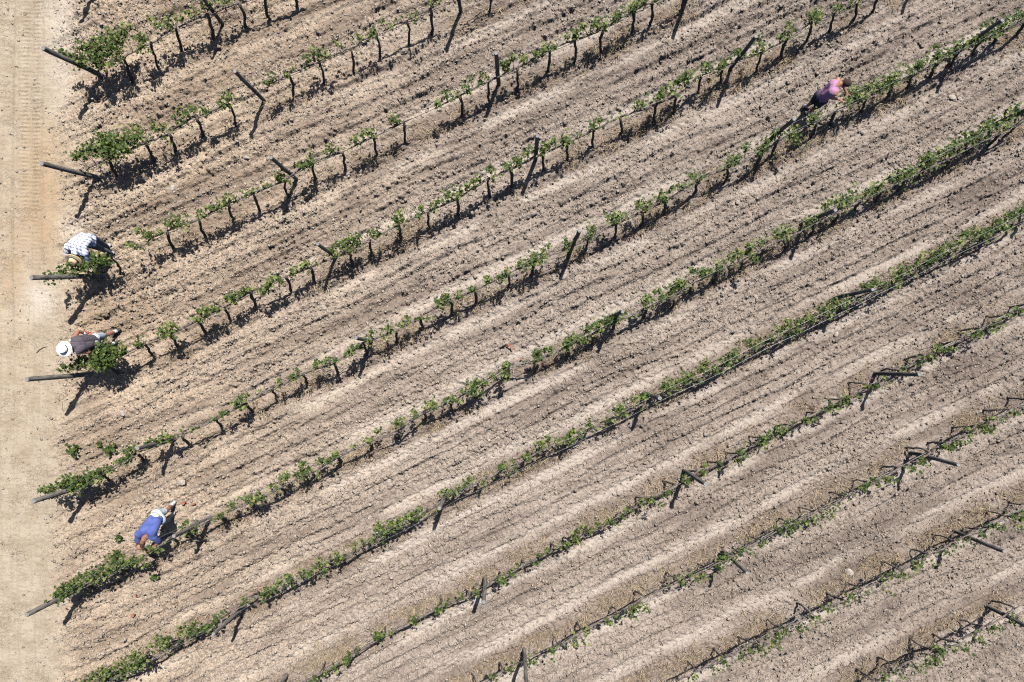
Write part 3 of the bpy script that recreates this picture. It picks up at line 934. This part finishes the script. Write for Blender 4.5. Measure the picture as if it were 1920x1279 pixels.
for k in range(1, 12):
    rn = ROWS[k]['name']
    strung(k, 'drip_hose', 0.70, 0.0, 0.0065, M['hose'], f'thin black drip hose strung along {rn}', 'hose', 'drip hoses along the vine rows', sag=0.03)
for k in (5, 6, 7):
    rn = ROWS[k]['name']
    for side, word in ((0.09, 'upper'), (-0.09, 'lower')):
        strung(k, 'trellis_wire', 1.12, side, 0.0018, M['wire'], f'shiny trellis wire, {word} of two, along {rn}', 'wire', 'trellis wires along the vine rows')

# ------------------------------------------------------------------ people
def skin_mat(name, c1, c2):
    m, t, b = mat(name)
    n = nd(t, 'ShaderNodeTexNoise', Scale=14.0, Detail=3.0)
    tc = nd(t, 'ShaderNodeTexCoord')
    t.links.new(tc.outputs['Object'], n.inputs['Vector'])
    r = nd(t, 'ShaderNodeValToRGB')
    r.color_ramp.elements[0].color = (*[q * AL for q in c1], 1)
    r.color_ramp.elements[1].color = (*[q * AL for q in c2], 1)
    r.color_ramp.elements[0].position, r.color_ramp.elements[1].position = 0.35, 0.65
    t.links.new(n.outputs[0], r.inputs[0])
    t.links.new(r.outputs[0], b.inputs['Base Color'])
    b.inputs['Roughness'].default_value = 0.5
    b.inputs['Subsurface Weight'].default_value = 0.08
    b.inputs['Specular IOR Level'].default_value = 0.35
    return m


def plaid_mat():
    m, t, b = mat('plaid cotton')
    tc = nd(t, 'ShaderNodeTexCoord')
    mp = nd(t, 'ShaderNodeMapping')
    mp.inputs['Rotation'].default_value = (0.25, 0.2, math.radians(17))
    t.links.new(tc.outputs['Object'], mp.inputs[0])
    facs = []
    for axis in ('X', 'Y'):
        w = nd(t, 'ShaderNodeTexWave', wave_type='BANDS', bands_direction=axis, Scale=4.4, Distortion=0.6, Detail=1.0)
        w.inputs['Detail Scale'].default_value = 0.6
        t.links.new(mp.outputs[0], w.inputs['Vector'])
        r = nd(t, 'ShaderNodeMapRange')
        r.inputs[1].default_value, r.inputs[2].default_value = 0.52, 0.68
        t.links.new(w.outputs['Fac'], r.inputs[0])
        facs.append(r.outputs[0])
    cols = (0.74, 0.76, 0.82)
    src = None
    for i, f in enumerate(facs):
        mx = nd(t, 'ShaderNodeMix', data_type='RGBA', blend_type='MULTIPLY')
        t.links.new(f, mx.inputs[0])
        if src is None:
            mx.inputs[6].default_value = (*cols, 1)
        else:
            t.links.new(src, mx.inputs[6])
        mx.inputs[7].default_value = (0.42, 0.43, 0.56, 1)
        src = mx.outputs[2]
    t.links.new(src, b.inputs['Base Color'])
    return m


M['skin'] = skin_mat('tanned skin', (0.26, 0.12, 0.08), (0.33, 0.155, 0.105))
M['skin_dark'] = skin_mat('deep tanned skin', (0.26, 0.11, 0.06), (0.33, 0.14, 0.08))
M['plaid'] = plaid_mat()
M['trousers'] = noise_col('grey trousers', (0.13, 0.14, 0.16), (0.22, 0.23, 0.25), 18, bump=0.006)
M['vest'] = noise_col('dark grey vest', (0.055, 0.045, 0.06), (0.1, 0.085, 0.1), 9, bump=0.012, stretch=(1, 6, 1))
M['pale_cloth'] = noise_col('pale cloth', (0.42, 0.47, 0.5), (0.66, 0.7, 0.72), 12, bump=0.008)
M['shorts'] = noise_col('washed grey shorts', (0.26, 0.33, 0.38), (0.5, 0.56, 0.58), 9, bump=0.01)
M['white_shorts'] = noise_col('white shorts', (0.42, 0.49, 0.52), (0.66, 0.69, 0.68), 8, bump=0.01)
M['blue'] = noise_col('blue shirt', (0.05, 0.072, 0.23), (0.085, 0.112, 0.32), 7, bump=0.01)
M['pink'] = noise_col('pink tank top', (0.32, 0.16, 0.28), (0.39, 0.21, 0.345), 7, bump=0.012, stretch=(1, 3, 1))
M['navy'] = noise_col('navy shorts', (0.02, 0.025, 0.05), (0.05, 0.055, 0.09), 12)
M['straw_hat'] = noise_col('straw hat', (0.5, 0.36, 0.2), (0.66, 0.5, 0.3), 40, bump=0.003)
M['white_hat'] = noise_col('white hat', (0.76, 0.75, 0.71), (0.84, 0.83, 0.8), 40, bump=0.002)
M['band'] = noise_col('dark hat band', (0.02, 0.02, 0.03), (0.05, 0.05, 0.06), 30)
M['hair'] = noise_col('dark brown hair', (0.018, 0.012, 0.009), (0.06, 0.042, 0.032), 60, bump=0.006)
M['shoe'] = noise_col('dark shoe', (0.03, 0.03, 0.032), (0.08, 0.075, 0.07), 25)
M['grey_shoe'] = noise_col('grey shoe', (0.3, 0.3, 0.3), (0.46, 0.45, 0.44), 25)
M['sock'] = noise_col('white sock', (0.6, 0.6, 0.6), (0.76, 0.76, 0.75), 30)
M['eye'] = noise_col('eye', (0.02, 0.015, 0.012), (0.05, 0.04, 0.03), 10, rough=0.2)
M['lips'] = noise_col('lips', (0.28, 0.09, 0.07), (0.33, 0.11, 0.085), 20)
M['red_grip'] = noise_col('red grip', (0.45, 0.02, 0.025), (0.55, 0.035, 0.035), 20, rough=0.4)
M['steel'] = noise_col('blade steel', (0.4, 0.4, 0.42), (0.55, 0.55, 0.57), 20, rough=0.3)


def blob(name, caps, m, parent, origin, voxel=0.011, smooth=4):
    """caps: (p0, r0, p1, r1) tapered capsules -> one continuous smooth surface."""
    bm = bmesh.new()
    for p0, r0, p1, r1 in caps:
        p0, p1 = Vector(p0), Vector(p1)
        L = (p1 - p0).length
        n = max(1, int(L / (0.45 * min(r0, r1)))) if L > 1e-6 else 0
        for j in range(n + 1):
            t = j / n if n else 0
            r = r0 + (r1 - r0) * t
            bmesh.ops.create_icosphere(bm, subdivisions=2, radius=r, matrix=Matrix.Translation(p0.lerp(p1, t) - origin))
    me = bpy.data.meshes.new(name)
    bm.to_mesh(me)
    bm.free()
    tmp = bpy.data.objects.new(name + '_raw', me)
    COL.objects.link(tmp)
    rm = tmp.modifiers.new('r', 'REMESH')
    rm.mode = 'VOXEL'
    rm.voxel_size = voxel
    sm = tmp.modifiers.new('s', 'SMOOTH')
    sm.iterations = smooth
    sm.factor = 0.5
    dg = bpy.context.evaluated_depsgraph_get()
    out = bpy.data.meshes.new_from_object(tmp.evaluated_get(dg))
    bpy.data.objects.remove(tmp)
    bpy.data.meshes.remove(me)
    out.name = name
    out.polygons.foreach_set('use_smooth', [True] * len(out.polygons))
    out.materials.clear()
    return link(name, out, m, parent)


def lathe(name, prof, m, parent, centre, up, n=28, squash=(1.0, 1.0), fwd=None, dent=0.0):
    """profile (radius, height) turned about `up`, then fitted along fwd."""
    up = Vector(up).normalized()
    f = Vector(fwd if fwd is not None else (1, 0, 0))
    f = (f - up * f.dot(up)).normalized()
    s = up.cross(f)
    v, fa = [], []
    for r, h in prof:
        for j in range(n):
            a = 2 * math.pi * j / n
            hh = h + dent * (math.cos(2 * a)) * (r if r > 0.1 else 0) * 0.6
            v.append(Vector(centre) + f * (math.cos(a) * r * squash[0]) + s * (math.sin(a) * r * squash[1]) + up * hh)
    for i in range(len(prof) - 1):
        for j in range(n):
            a, b = i * n + j, i * n + (j + 1) % n
            fa.append((a, b, b + n, a + n))
    me = bpy.data.meshes.new(name)
    me.from_pydata(v, [], fa)
    me.polygons.foreach_set('use_smooth', [True] * len(me.polygons))
    return link(name, me, m, parent)


def hand_caps(wrist, elbow, pinch, side):
    """palm, four bent fingers of unequal length and a thumb leaving the palm's side."""
    d = (wrist - elbow).normalized()
    nrm = Vector(pinch) - d * Vector(pinch).dot(d)
    nrm.normalize()
    lat = d.cross(nrm) * side
    caps = []
    for k in (-1.5, -0.5, 0.5, 1.5):
        caps.append((wrist + lat * k * 0.012, 0.019, wrist + d * 0.085 + lat * k * 0.021, 0.0135))
    for k, L in ((-1.5, 0.066), (-0.5, 0.078), (0.5, 0.084), (1.5, 0.074)):
        a = wrist + d * 0.088 + lat * k * 0.0215
        b = a + (d * 0.85 + nrm * 0.45).normalized() * L * 0.5
        c = b + (d * 0.25 + nrm * 0.95).normalized() * L * 0.36
        e = c + (nrm * 0.95 - d * 0.35).normalized() * L * 0.28
        caps += [(a, 0.0098, b, 0.0088), (b, 0.0088, c, 0.008), (c, 0.008, e, 0.007)]
    a = wrist + d * 0.025 + lat * 0.03
    b = a + (lat * 0.75 + d * 0.55 + nrm * 0.25).normalized() * 0.045
    c = b + (lat * 0.1 + d * 0.6 + nrm * 0.7).normalized() * 0.035
    caps += [(a, 0.013, b, 0.011), (b, 0.011, c, 0.009)]
    return caps


def human(label, J, up, face, skin, cap=None):
    """J: joints as (px, py, height) in photograph pixels."""
    P_ = {k: W(*v) for k, v in J.items()}
    fl = P_['ankL'].lerp(P_['ankR'], 0.5)
    for a in ('ankL', 'ankR', 'toeL', 'toeR'):
        g = ground_z(P_[a].x, P_[a].y)
        P_[a].z += g
    root = empty('person', Vector((fl.x, fl.y, ground_z(fl.x, fl.y))))
    O = root.location.copy()
    tag(root, label, 'person')
    up, face = Vector(up).normalized(), Vector(face)
    face = (face - up * face.dot(up)).normalized()
    lat = (P_['shL'] - P_['shR']).normalized()
    hl = (P_['hipL'] - P_['hipR']).normalized()
    pel = P_['hipL'].lerp(P_['hipR'], 0.5)
    ch, wa, nk = P_['chest'], P_['waist'], P_['neck']
    hd = P_['head']
    hlat = up.cross(face)
    caps = []
    torso = [
        (P_['hipL'], 0.098, P_['hipR'], 0.098),
        (pel + hl * 0.05, 0.105, wa + lat * 0.055, 0.098), (pel - hl * 0.05, 0.105, wa - lat * 0.055, 0.098),
        (wa + lat * 0.055, 0.098, ch + lat * 0.075, 0.112), (wa - lat * 0.055, 0.098, ch - lat * 0.075, 0.112),
        (ch + lat * 0.075, 0.112, P_['shL'] - lat * 0.04, 0.07), (ch - lat * 0.075, 0.112, P_['shR'] + lat * 0.04, 0.07),
        (P_['shL'], 0.058, P_['shR'], 0.058), (ch, 0.11, nk, 0.066),
    ]
    caps += torso
    mid = nk.lerp(hd, 0.5)
    caps += [(nk, 0.06, hd - up * 0.05 - face * 0.015, 0.055)]
    caps += [(hd - face * 0.022 + up * 0.012, 0.084, hd + face * 0.014 + up * 0.02, 0.079), (hd + face * 0.02, 0.07, hd + face * 0.038 - up * 0.075, 0.046),
             (hd + face * 0.088 - up * 0.012, 0.009, hd + face * 0.103 - up * 0.036, 0.014), (hd + face * 0.076 - hlat * 0.03 + up * 0.018, 0.014, hd + face * 0.076 + hlat * 0.03 + up * 0.018, 0.014)]
    for s in (-1, 1):
        e = hd + hlat * s * 0.083 - face * 0.012
        caps.append((e + up * 0.016, 0.012, e - up * 0.022, 0.010))
    for sd in ('L', 'R'):
        caps += [(P_['sh' + sd], 0.056, P_['el' + sd], 0.041), (P_['el' + sd], 0.041, P_['wr' + sd], 0.027)]
        m1 = P_['el' + sd].lerp(P_['wr' + sd], 0.28)
        caps.append((P_['el' + sd], 0.038, m1, 0.044))
        caps += hand_caps(P_['wr' + sd], P_['el' + sd], J_PINCH.get(label, (0, 0, -1)), 1 if sd == 'L' else -1)
        caps += [(P_['hip' + sd], 0.09, P_['kn' + sd], 0.058), (P_['kn' + sd], 0.057, P_['ank' + sd], 0.037)]
        calf = P_['kn' + sd].lerp(P_['ank' + sd], 0.32)
        caps.append((P_['kn' + sd], 0.05, calf, 0.056))
        t = P_['toe' + sd]
        caps.append((P_['ank' + sd] - Vector((0, 0, 0.05)), 0.038, t, 0.032))
    body = blob('body', caps, skin, root, O, voxel=0.0065, smooth=3)
    for s in (-1, 1):
        e = hd + face * 0.078 + hlat * s * 0.031 + up * 0.0
        blob('eye', [(e, 0.0105, e, 0.0105)], M['eye'], root, O, voxel=0.004, smooth=1)
    mo = hd + face * 0.081 - up * 0.066
    blob('mouth', [(mo - hlat * 0.02, 0.006, mo + hlat * 0.02, 0.006)], M['lips'], root, O, voxel=0.003, smooth=1)
    return root, P_, torso, O, dict(lat=lat, hl=hl, up=up, face=face, pel=pel, hlat=hlat)


def grow(caps, d):
    return [(a, r0 + d, b, r1 + d) for a, r0, b, r1 in caps]


def shoe(root, P_, O, sd, m, sock=None):
    a, t = P_['ank' + sd], P_['toe' + sd]
    h = a.copy(); h.z = t.z + 0.012
    back = (Vector((a.x, a.y, 0)) - Vector((t.x, t.y, 0))).normalized() * 0.055
    sh = blob('shoe', [(h + back, 0.047, h, 0.05), (h, 0.05, t, 0.043), (h + Vector((0, 0, 0.02)), 0.046, h + Vector((0, 0, 0.045)), 0.046)], m, root, O, voxel=0.008, smooth=3)
    if sock:
        k = P_['kn' + sd]
        blob('sock', [(a, 0.046, a.lerp(k, 0.2), 0.046)], sock, root, O, voxel=0.008, smooth=2)
    return sh


J_PINCH = {}
# --- the man in the plaid shirt, bent over the first vine of his row
lab = 'person in plaid shirt and straw hat bending over a bushy vine beside the track'
J_PINCH[lab] = (0.2, -0.2, -1)
J = dict(ankR=(203, 463, .09), ankL=(205, 474, .09), toeR=(200, 471, .035), toeL=(202, 482, .035), knR=(187, 454, .50), knL=(187, 465, .49),
         hipR=(171, 446, .90), hipL=(170, 457, .89), waist=(159, 447, 1.06), chest=(146, 459, 1.17), neck=(141, 473, 1.18), head=(141, 484, 1.13),
         shR=(127, 462, 1.15), shL=(160, 475, 1.12), elR=(127, 481, .93), elL=(166, 490, .90), wrR=(144, 493, .80), wrL=(158, 501, .80))
root, Q, torso, O, D = human(lab, J, (-0.1, -0.72, 0.5), (0.1, -0.6, -0.9), M['skin'])
sl = [(Q['shR'], .06, Q['elR'], .05), (Q['shL'], .06, Q['elL'], .05), (Q['elL'], .048, Q['elL'].lerp(Q['wrL'], .7), .038), (Q['elR'], .048, Q['elR'].lerp(Q['wrR'], .7), .038)]
blob('shirt', grow(torso[1:], 0.022) + grow(sl, 0.014), M['plaid'], root, O)
blob('trousers', grow(torso[:1], 0.018) + [(Q['hip' + s], .112, Q['kn' + s], .078) for s in 'LR'] + [(Q['kn' + s], .078, Q['ank' + s] + Vector((0, 0, .02)), .056) for s in 'LR'], M['trousers'], root, O)
for s in 'LR':
    shoe(root, Q, O, s, M['grey_shoe'])
hc = Q['head'] + D['up'] * 0.055
hat = lathe('hat', [(0.175, -0.012), (0.17, 0.0), (0.13, 0.002), (0.098, 0.006), (0.095, 0.05), (0.085, 0.09), (0.055, 0.112), (0.02, 0.104), (0.0, 0.1)], M['straw_hat'], root, hc - O, D['up'], squash=(1.08, 0.95), fwd=D['face'], dent=0.12)
lathe('hat_band', [(0.1, 0.008), (0.1005, 0.012), (0.098, 0.04), (0.094, 0.042)], M['band'], hat, hc - O, D['up'], squash=(1.09, 0.96), fwd=D['face'])
blob('hair', [(Q['head'] - D['face'] * 0.03 + D['up'] * 0.0, 0.085, Q['head'] - D['face'] * 0.035 - D['up'] * 0.03, 0.07)], M['hair'], root, O)

# --- the man in the white hat
lab = 'person in white hat and dark sleeveless vest standing by a bushy vine'
J_PINCH[lab] = (0.4, -0.3, -0.8)
J = dict(ankR=(218, 621, .10), ankL=(214, 644, .10), toeR=(212, 630, .035), toeL=(205, 652, .035), knR=(196, 629, .50), knL=(194, 649, .50),
         hipR=(179, 634, .90), hipL=(178, 648, .90), waist=(166, 641, 1.10), chest=(150, 645, 1.30), neck=(134, 650, 1.42), head=(124, 654, 1.46),
         shR=(138, 635, 1.36), shL=(146, 661, 1.34), elR=(147, 621, 1.15), elL=(167, 660, 1.13), wrR=(157, 625, 1.0), wrL=(172, 667, .95))
root, Q, torso, O, D = human(lab, J, (-0.12, -0.12, 1.0), (-0.9, -0.3, -0.2), M['skin'])
blob('vest', grow(torso[1:7], 0.022) + [(Q['shL'] - D['lat'] * .03, .078, Q['shR'] + D['lat'] * .03, .078), (Q['chest'], .13, Q['neck'].lerp(Q['chest'], .25), .09)], M['vest'], root, O)
for s, q in (('L', 1), ('R', -1)):
    c = Q['sh' + s] - D['lat'] * q * 0.035
    ax = (Q['chest'] - Q['neck']).normalized()
    blob('armhole_trim', [(c + ax * .07 + D['lat'] * q * .012, .064, c - ax * .03 + D['lat'] * q * .006, .066)], M['pale_cloth'], root, O)
blob('shorts', grow(torso[:1], 0.022) + [(D['pel'], .12, D['pel'].lerp(Q['waist'], .35), .125)] + [(Q['hip' + s], .112, Q['hip' + s].lerp(Q['kn' + s], .75), .092) for s in 'LR'], M['shorts'], root, O)
for s in 'LR':
    shoe(root, Q, O, s, M['shoe'], M['sock'])
hc = Q['head'] + D['up'] * 0.06
hat = lathe('hat', [(0.19, -0.014), (0.186, 0.0), (0.14, 0.004), (0.102, 0.008), (0.098, 0.06), (0.088, 0.095), (0.055, 0.108), (0.02, 0.092), (0.0, 0.09)], M['white_hat'], root, hc - O, D['up'], squash=(1.05, 0.95), fwd=D['face'], dent=0.12)
lathe('hat_band', [(0.104, 0.01), (0.1045, 0.014), (0.102, 0.042), (0.098, 0.044)], M['band'], hat, hc - O, D['up'], squash=(1.06, 0.96), fwd=D['face'])
blob('glove', grow([(Q['wrR'], .03, Q['wrR'] + (Q['wrR'] - Q['elR']).normalized() * 0.05, .03)], 0.004), M['sock'], root, O)
# the shears in his right hand
d = (Q['wrR'] - Q['elR']).normalized()
gp = Q['wrR'] + d * 0.10 + Vector((0, 0, -0.02))
sh = empty('pruning_shears', gp)
tag(sh, 'red handled pruning shears held by the man in the white hat', 'shears')
ln = Vector((0.75, 0.2, 0.25)).normalized()
sd = Vector((-0.2, 0.95, 0.1)).normalized()
for q in (-1, 1):
    m_ = MB()
    m_.tube([sd * q * 0.012, sd * q * 0.03 + ln * 0.05, sd * q * 0.024 + ln * 0.12], [0.011, 0.013, 0.011], n=8)
    m_.build('handle', M['red_grip'], sh)
m_ = MB()
m_.tube([ln * 0.01, -ln * 0.03 + sd * 0.008, -ln * 0.075], [0.012, 0.011, 0.002], n=6, flat=0.4)
m_.build('blade', M['steel'], sh)

# --- the man in the blue shirt
lab = 'person in blue shirt and white shorts bending down to a vine'
J_PINCH[lab] = (0.3, -0.3, -1)
J = dict(ankR=(323, 946, .10), ankL=(322, 966, .10), toeR=(320, 956, .035), toeL=(317, 976, .035), knR=(312, 958, .50), knL=(310, 975, .49),
         hipR=(293, 964, .88), hipL=(301, 975, .86), waist=(289, 977, 1.02), chest=(279, 994, 1.12), neck=(270, 1011, 1.10), head=(264, 1024, 1.02),
         shR=(259, 1001, 1.10), shL=(289, 1007, 1.06), elR=(259, 1021, .88), elL=(299, 1017, .84), wrR=(274, 1031, .78), wrL=(288, 1025, .76))
root, Q, torso, O, D = human(lab, J, (-0.3, -0.75, 0.35), (0.1, -0.3, -0.95), M['skin'])
sl = [(Q['shR'], .062, Q['shR'].lerp(Q['elR'], .65), .06), (Q['shL'], .062, Q['shL'].lerp(Q['elL'], .65), .06)]
blob('shirt', grow(torso[1:8], 0.024) + grow(sl, 0.018), M['blue'], root, O)
hips = (Q['hipL'] + Q['hipR']) * 0.5
bw = hips.lerp(Q['waist'], 0.42)
blob('shorts', grow(torso[:1], 0.03) + [(hips - D['hl'] * .055, .132, bw - D['hl'] * .055, .128), (hips + D['hl'] * .055, .132, bw + D['hl'] * .055, .128)]
     + [(Q['hip' + s], .122, Q['hip' + s].lerp(Q['kn' + s], .72), .094) for s in 'LR'], M['white_shorts'], root, O)
ax = (Q['waist'] - hips).normalized()
bc = hips.lerp(Q['waist'], 0.36)
lathe('belt', [(0.150, 0.0), (0.154, 0.004), (0.154, 0.016), (0.150, 0.02)], M['trousers'], root, bc - O, ax, squash=(1.22, 0.92), fwd=D['hl'])
for s in 'LR':
    shoe(root, Q, O, s, M['grey_shoe'], M['sock'])
hh = Q['head']
blob('hair', [(hh - D['face'] * .03 - D['up'] * .012 + D['hlat'] * q * .028, .073, hh - D['face'] * .045 - D['up'] * .055 + D['hlat'] * q * .02, .052) for q in (-1, 1)], M['hair'], root, O)

# --- the man in the pink tank top
lab = 'person in pink tank top standing beside the leafy row at upper right'
J_PINCH[lab] = (0.3, -0.2, -1)
J = dict(ankL=(1509, 202, .10), ankR=(1516, 212, .10), toeL=(1518, 206, .035), toeR=(1525, 214, .035), knL=(1524, 191, .50), knR=(1530, 200, .50),
         hipL=(1536, 178, .91), hipR=(1544, 188, .90), waist=(1549, 175, 1.10), chest=(1562, 165, 1.30), neck=(1575, 157, 1.40), head=(1587, 157, 1.42),
         shL=(1571, 149, 1.37), shR=(1566, 176, 1.33), elL=(1580, 158, 1.10), elR=(1557, 183, 1.05), wrL=(1587, 174, .98), wrR=(1574, 187, .92))
root, Q, torso, O, D = human(lab, J, (0.6, -0.05, 0.75), (0.7, -0.35, -0.6), M['skin'])
sL, sR = Q['shL'] - D['lat'] * .045, Q['shR'] + D['lat'] * .045
tops = [(Q['chest'] + D['lat'] * q * w_, .118, e, .07) for q, w_, e in ((1, .07, sL), (-1, .07, sR), (1, .02, sL.lerp(sR, .33)), (-1, .02, sL.lerp(sR, .67)))]
blob('tank_top', grow(torso[1:5], 0.013) + tops + [(D['pel'] - D['hl'] * .05, .118, D['pel'] + D['hl'] * .05, .118)], M['pink'], root, O, smooth=8)
blob('shorts', grow(torso[:1], 0.02) + [(Q['hip' + s], .112, Q['hip' + s].lerp(Q['kn' + s], .8), .09) for s in 'LR'], M['navy'], root, O)
for s in 'LR':
    shoe(root, Q, O, s, M['shoe'], M['sock'])
hh = Q['head']
blob('hair', [(hh - D['face'] * .028 + D['up'] * .024, .088, hh - D['face'] * .04 - D['up'] * .03, .074), (hh - D['face'] * .02 + D['up'] * .03, .086, hh + D['face'] * .022 + D['up'] * .05, .062)], M['hair'], root, O)



# ------------------------------------------------------------------ small things on the ground
def stone(px, py, r, label, m='stone', flat=0.6, name='stone', cat='stone', grp='larger stones lying in the field'):
    b = W(px, py)
    z = ground_z(b.x, b.y)
    bm = bmesh.new()
    bmesh.ops.create_icosphere(bm, subdivisions=2, radius=1.0)
    ph = random.uniform(0, 9)
    th = random.uniform(0, math.pi)
    cuts = [(Vector((random.gauss(0, 1), random.gauss(0, 1), random.gauss(0, 1))).normalized(), random.uniform(0.62, 0.85)) for _ in range(7)]
    for v in bm.verts:
        for n_, dd in cuts:
            e = v.co.dot(n_) - dd
            if e > 0:
                v.co -= n_ * e
        v.co *= 1 + random.uniform(-.03, .03)
        x, y = v.co.x * 1.25, v.co.y * 0.9
        v.co = Vector((x * math.cos(th) - y * math.sin(th), x * math.sin(th) + y * math.cos(th), v.co.z * flat)) * r
    me = bpy.data.meshes.new(name)
    bm.to_mesh(me)
    bm.free()
    o = link(name, me, M[m])
    o.location = (b.x, b.y, z + r * flat * 0.35)
    tag(o, label, cat, grp)


for px, py, r, l in [
        (1784, 183, .085, 'large pale stone below the leafy right end of the pink-shirt row'),
        (1799, 186, .055, 'dark cracked stone touching the large pale stone at upper right'),
        (1383, 380, .065, 'white stone lying between the pink-shirt row and the blue-shirt row'),
        (1374, 383, .045, 'small stone just left of the white stone between two rows'),
        (1617, 248, .06, 'pale stone right below the shadow of the pink-shirt man'),
        (1587, 272, .05, 'small grey stone lower left of the stone below the pink-shirt man'),
        (1402, 225, .06, 'grey stone left of the pink-shirt man in the open lane'),
        (1426, 199, .05, 'pale stone above the grey stone left of the pink-shirt man'),
        (1417, 557, .065, 'round pale stone between the two rows right of centre'),
        (1568, 627, .06, 'tall white stone beside the row below the blue-shirt man'),
        (1498, 700, .055, 'dark stone alone in the lane at right of centre'),
        (1590, 1071, .1, 'broad flat pale clod beside the second row from the bottom right'),
        (1785, 1146, .06, 'grey stone above the bottom right corner row'),
        (1035, 584, .055, 'grey stone near the middle with a dark shadow'),
        (843, 499, .06, 'pale stone in the lane just above the picture centre'),
        (347, 719, .075, 'pale lump of earth in the lane below the white-hat man'),
        (232, 775, .07, 'pale round stone below the white-hat man near the track'),
        (462, 295, .075, 'pale clod in the lane left of the plaid-shirt row posts'),
        (325, 354, .075, 'pale clod between the second row and the plaid-shirt row'),
        (606, 576, .07, 'flat broad clod below the white-hat row'),
        (343, 903, .1, 'broad light clod above the blue-shirt man'),
        (728, 903, .08, 'flat pale slab of earth near the row below the blue-shirt man')]:
    stone(px, py, r, l)


def tile_shard(px, py, L, w, ang, label):
    b = W(px, py)
    z = ground_z(b.x, b.y)
    bm = bmesh.new()
    n = 7
    top, bot = [], []
    for i in range(n):
        t = i / (n - 1) - 0.5
        hw = w * (1 - (2 * t) ** 2 * 0.7) * random.uniform(0.8, 1.15)
        for side in (-1, 1):
            x, y = t * L, side * hw / 2 + 0.12 * L * t * t
            zz = 0.02 + 0.014 * math.cos(side * 1.2) - 0.08 * y * y
            X_, Y_ = x * math.cos(ang) - y * math.sin(ang), x * math.sin(ang) + y * math.cos(ang)
            top.append(bm.verts.new((X_, Y_, zz + 0.014)))
            bot.append(bm.verts.new((X_, Y_, zz - 0.012)))
    for i in range(n - 1):
        a, c = 2 * i, 2 * i + 1
        bm.faces.new((top[a], top[a + 2], top[c + 2], top[c]))
        bm.faces.new((bot[a], bot[c], bot[c + 2], bot[a + 2]))
        bm.faces.new((top[a], bot[a], bot[a + 2], top[a + 2]))
        bm.faces.new((top[c], top[c + 2], bot[c + 2], bot[c]))
    bm.faces.new((top[0], top[1], bot[1], bot[0]))
    bm.faces.new((top[-2], bot[-2], bot[-1], top[-1]))
    bmesh.ops.recalc_face_normals(bm, faces=bm.faces)
    me = bpy.data.meshes.new('tile_shard')
    bm.to_mesh(me)
    bm.free()
    o = link('tile_shard', me, M['tile'])
    z = max(ground_z(b.x + dx, b.y + dy) for dx in (-.08, -.04, 0, .04, .08) for dy in (-.08, -.04, 0, .04, .08))
    o.location = (b.x, b.y, z)
    tag(o, label, 'tile shard', 'red tile shards lying in the field')


tile_shard(957, 650, .2, .05, math.radians(-42), 'curved red tile shard lying in the pale wheel track near the centre')
tile_shard(346, 942, .12, .09, 0.5, 'red tile shard beside the foot of the blue-shirt man')
tile_shard(367, 943, .10, .045, 0.2, 'thin red shard right of the shard by the blue-shirt man')
tile_shard(255, 1150, .11, .08, 1.0, 'red tile shard below the bushy left end of the blue-shirt row')
tile_shard(259, 1114, .08, .05, 2.0, 'small red shard just under the shadow of the blue-shirt row')
tile_shard(977, 673, .08, .05, 0.9, 'small red shard by the vine just right of the curved tile')


def weed(px, py, r, n, label):
    b = W(px, py)
    b.z = ground_z(b.x, b.y)
    root = empty('weed_plant', b)
    st = MB()
    q = rng.normal(0, 0.5, (n, 3))
    c = np.empty((n, 3))
    c[:, 0] = b.x + q[:, 0] * r
    c[:, 1] = b.y + q[:, 1] * r
    c[:, 2] = b.z + 0.10 + np.abs(q[:, 2]) * 0.08
    for j in range(min(5, n)):
        e = Vector(c[j])
        st.tube([b - Vector((0, 0, .03)), b.lerp(e, .5) + Vector((0, 0, .03)), e], [.006, .005, .003], n=4, cap=False)
    st.build('stem', M['shoot'], root, origin=b)
    leaf_mesh(c, 'foliage', root, b, light=0.15, size=(0.07, 0.12))
    tag(root, label, 'weed', 'green weeds on the bare ground')


weed(145, 839, .14, 18, 'dark green weed on bare ground above the pink-shirt row, nearest the track')
weed(212, 837, .14, 20, 'spreading green weed right of the two others above the pink-shirt row')
weed(187, 831, .06, 5, 'tiny green weed between two larger weeds near the track')
weed(227, 1007, .09, 10, 'small dark weed left of the blue-shirt man')
weed(222, 1034, .10, 12, 'green sprig just above the bushy end of the blue-shirt row')
weed(297, 1078, .06, 6, 'small sprig on the shadow edge below the blue-shirt man')

tw = MB()
tp = [W(*q) for q in ((68, 662), (74, 656), (82, 652), (90, 650))]
for q in tp:
    q.z = ground_z(q.x, q.y) + 0.012
tw.tube(tp, [.008, .012, .011, .006], n=6, jitter=.2)  # added dark tube standing in for a crack in the soil
tag(tw.build('track_fissure', M['fissure'], None, origin=tp[1]), 'dark crooked twig in the soil of the track left of the white hat', 'fissure')
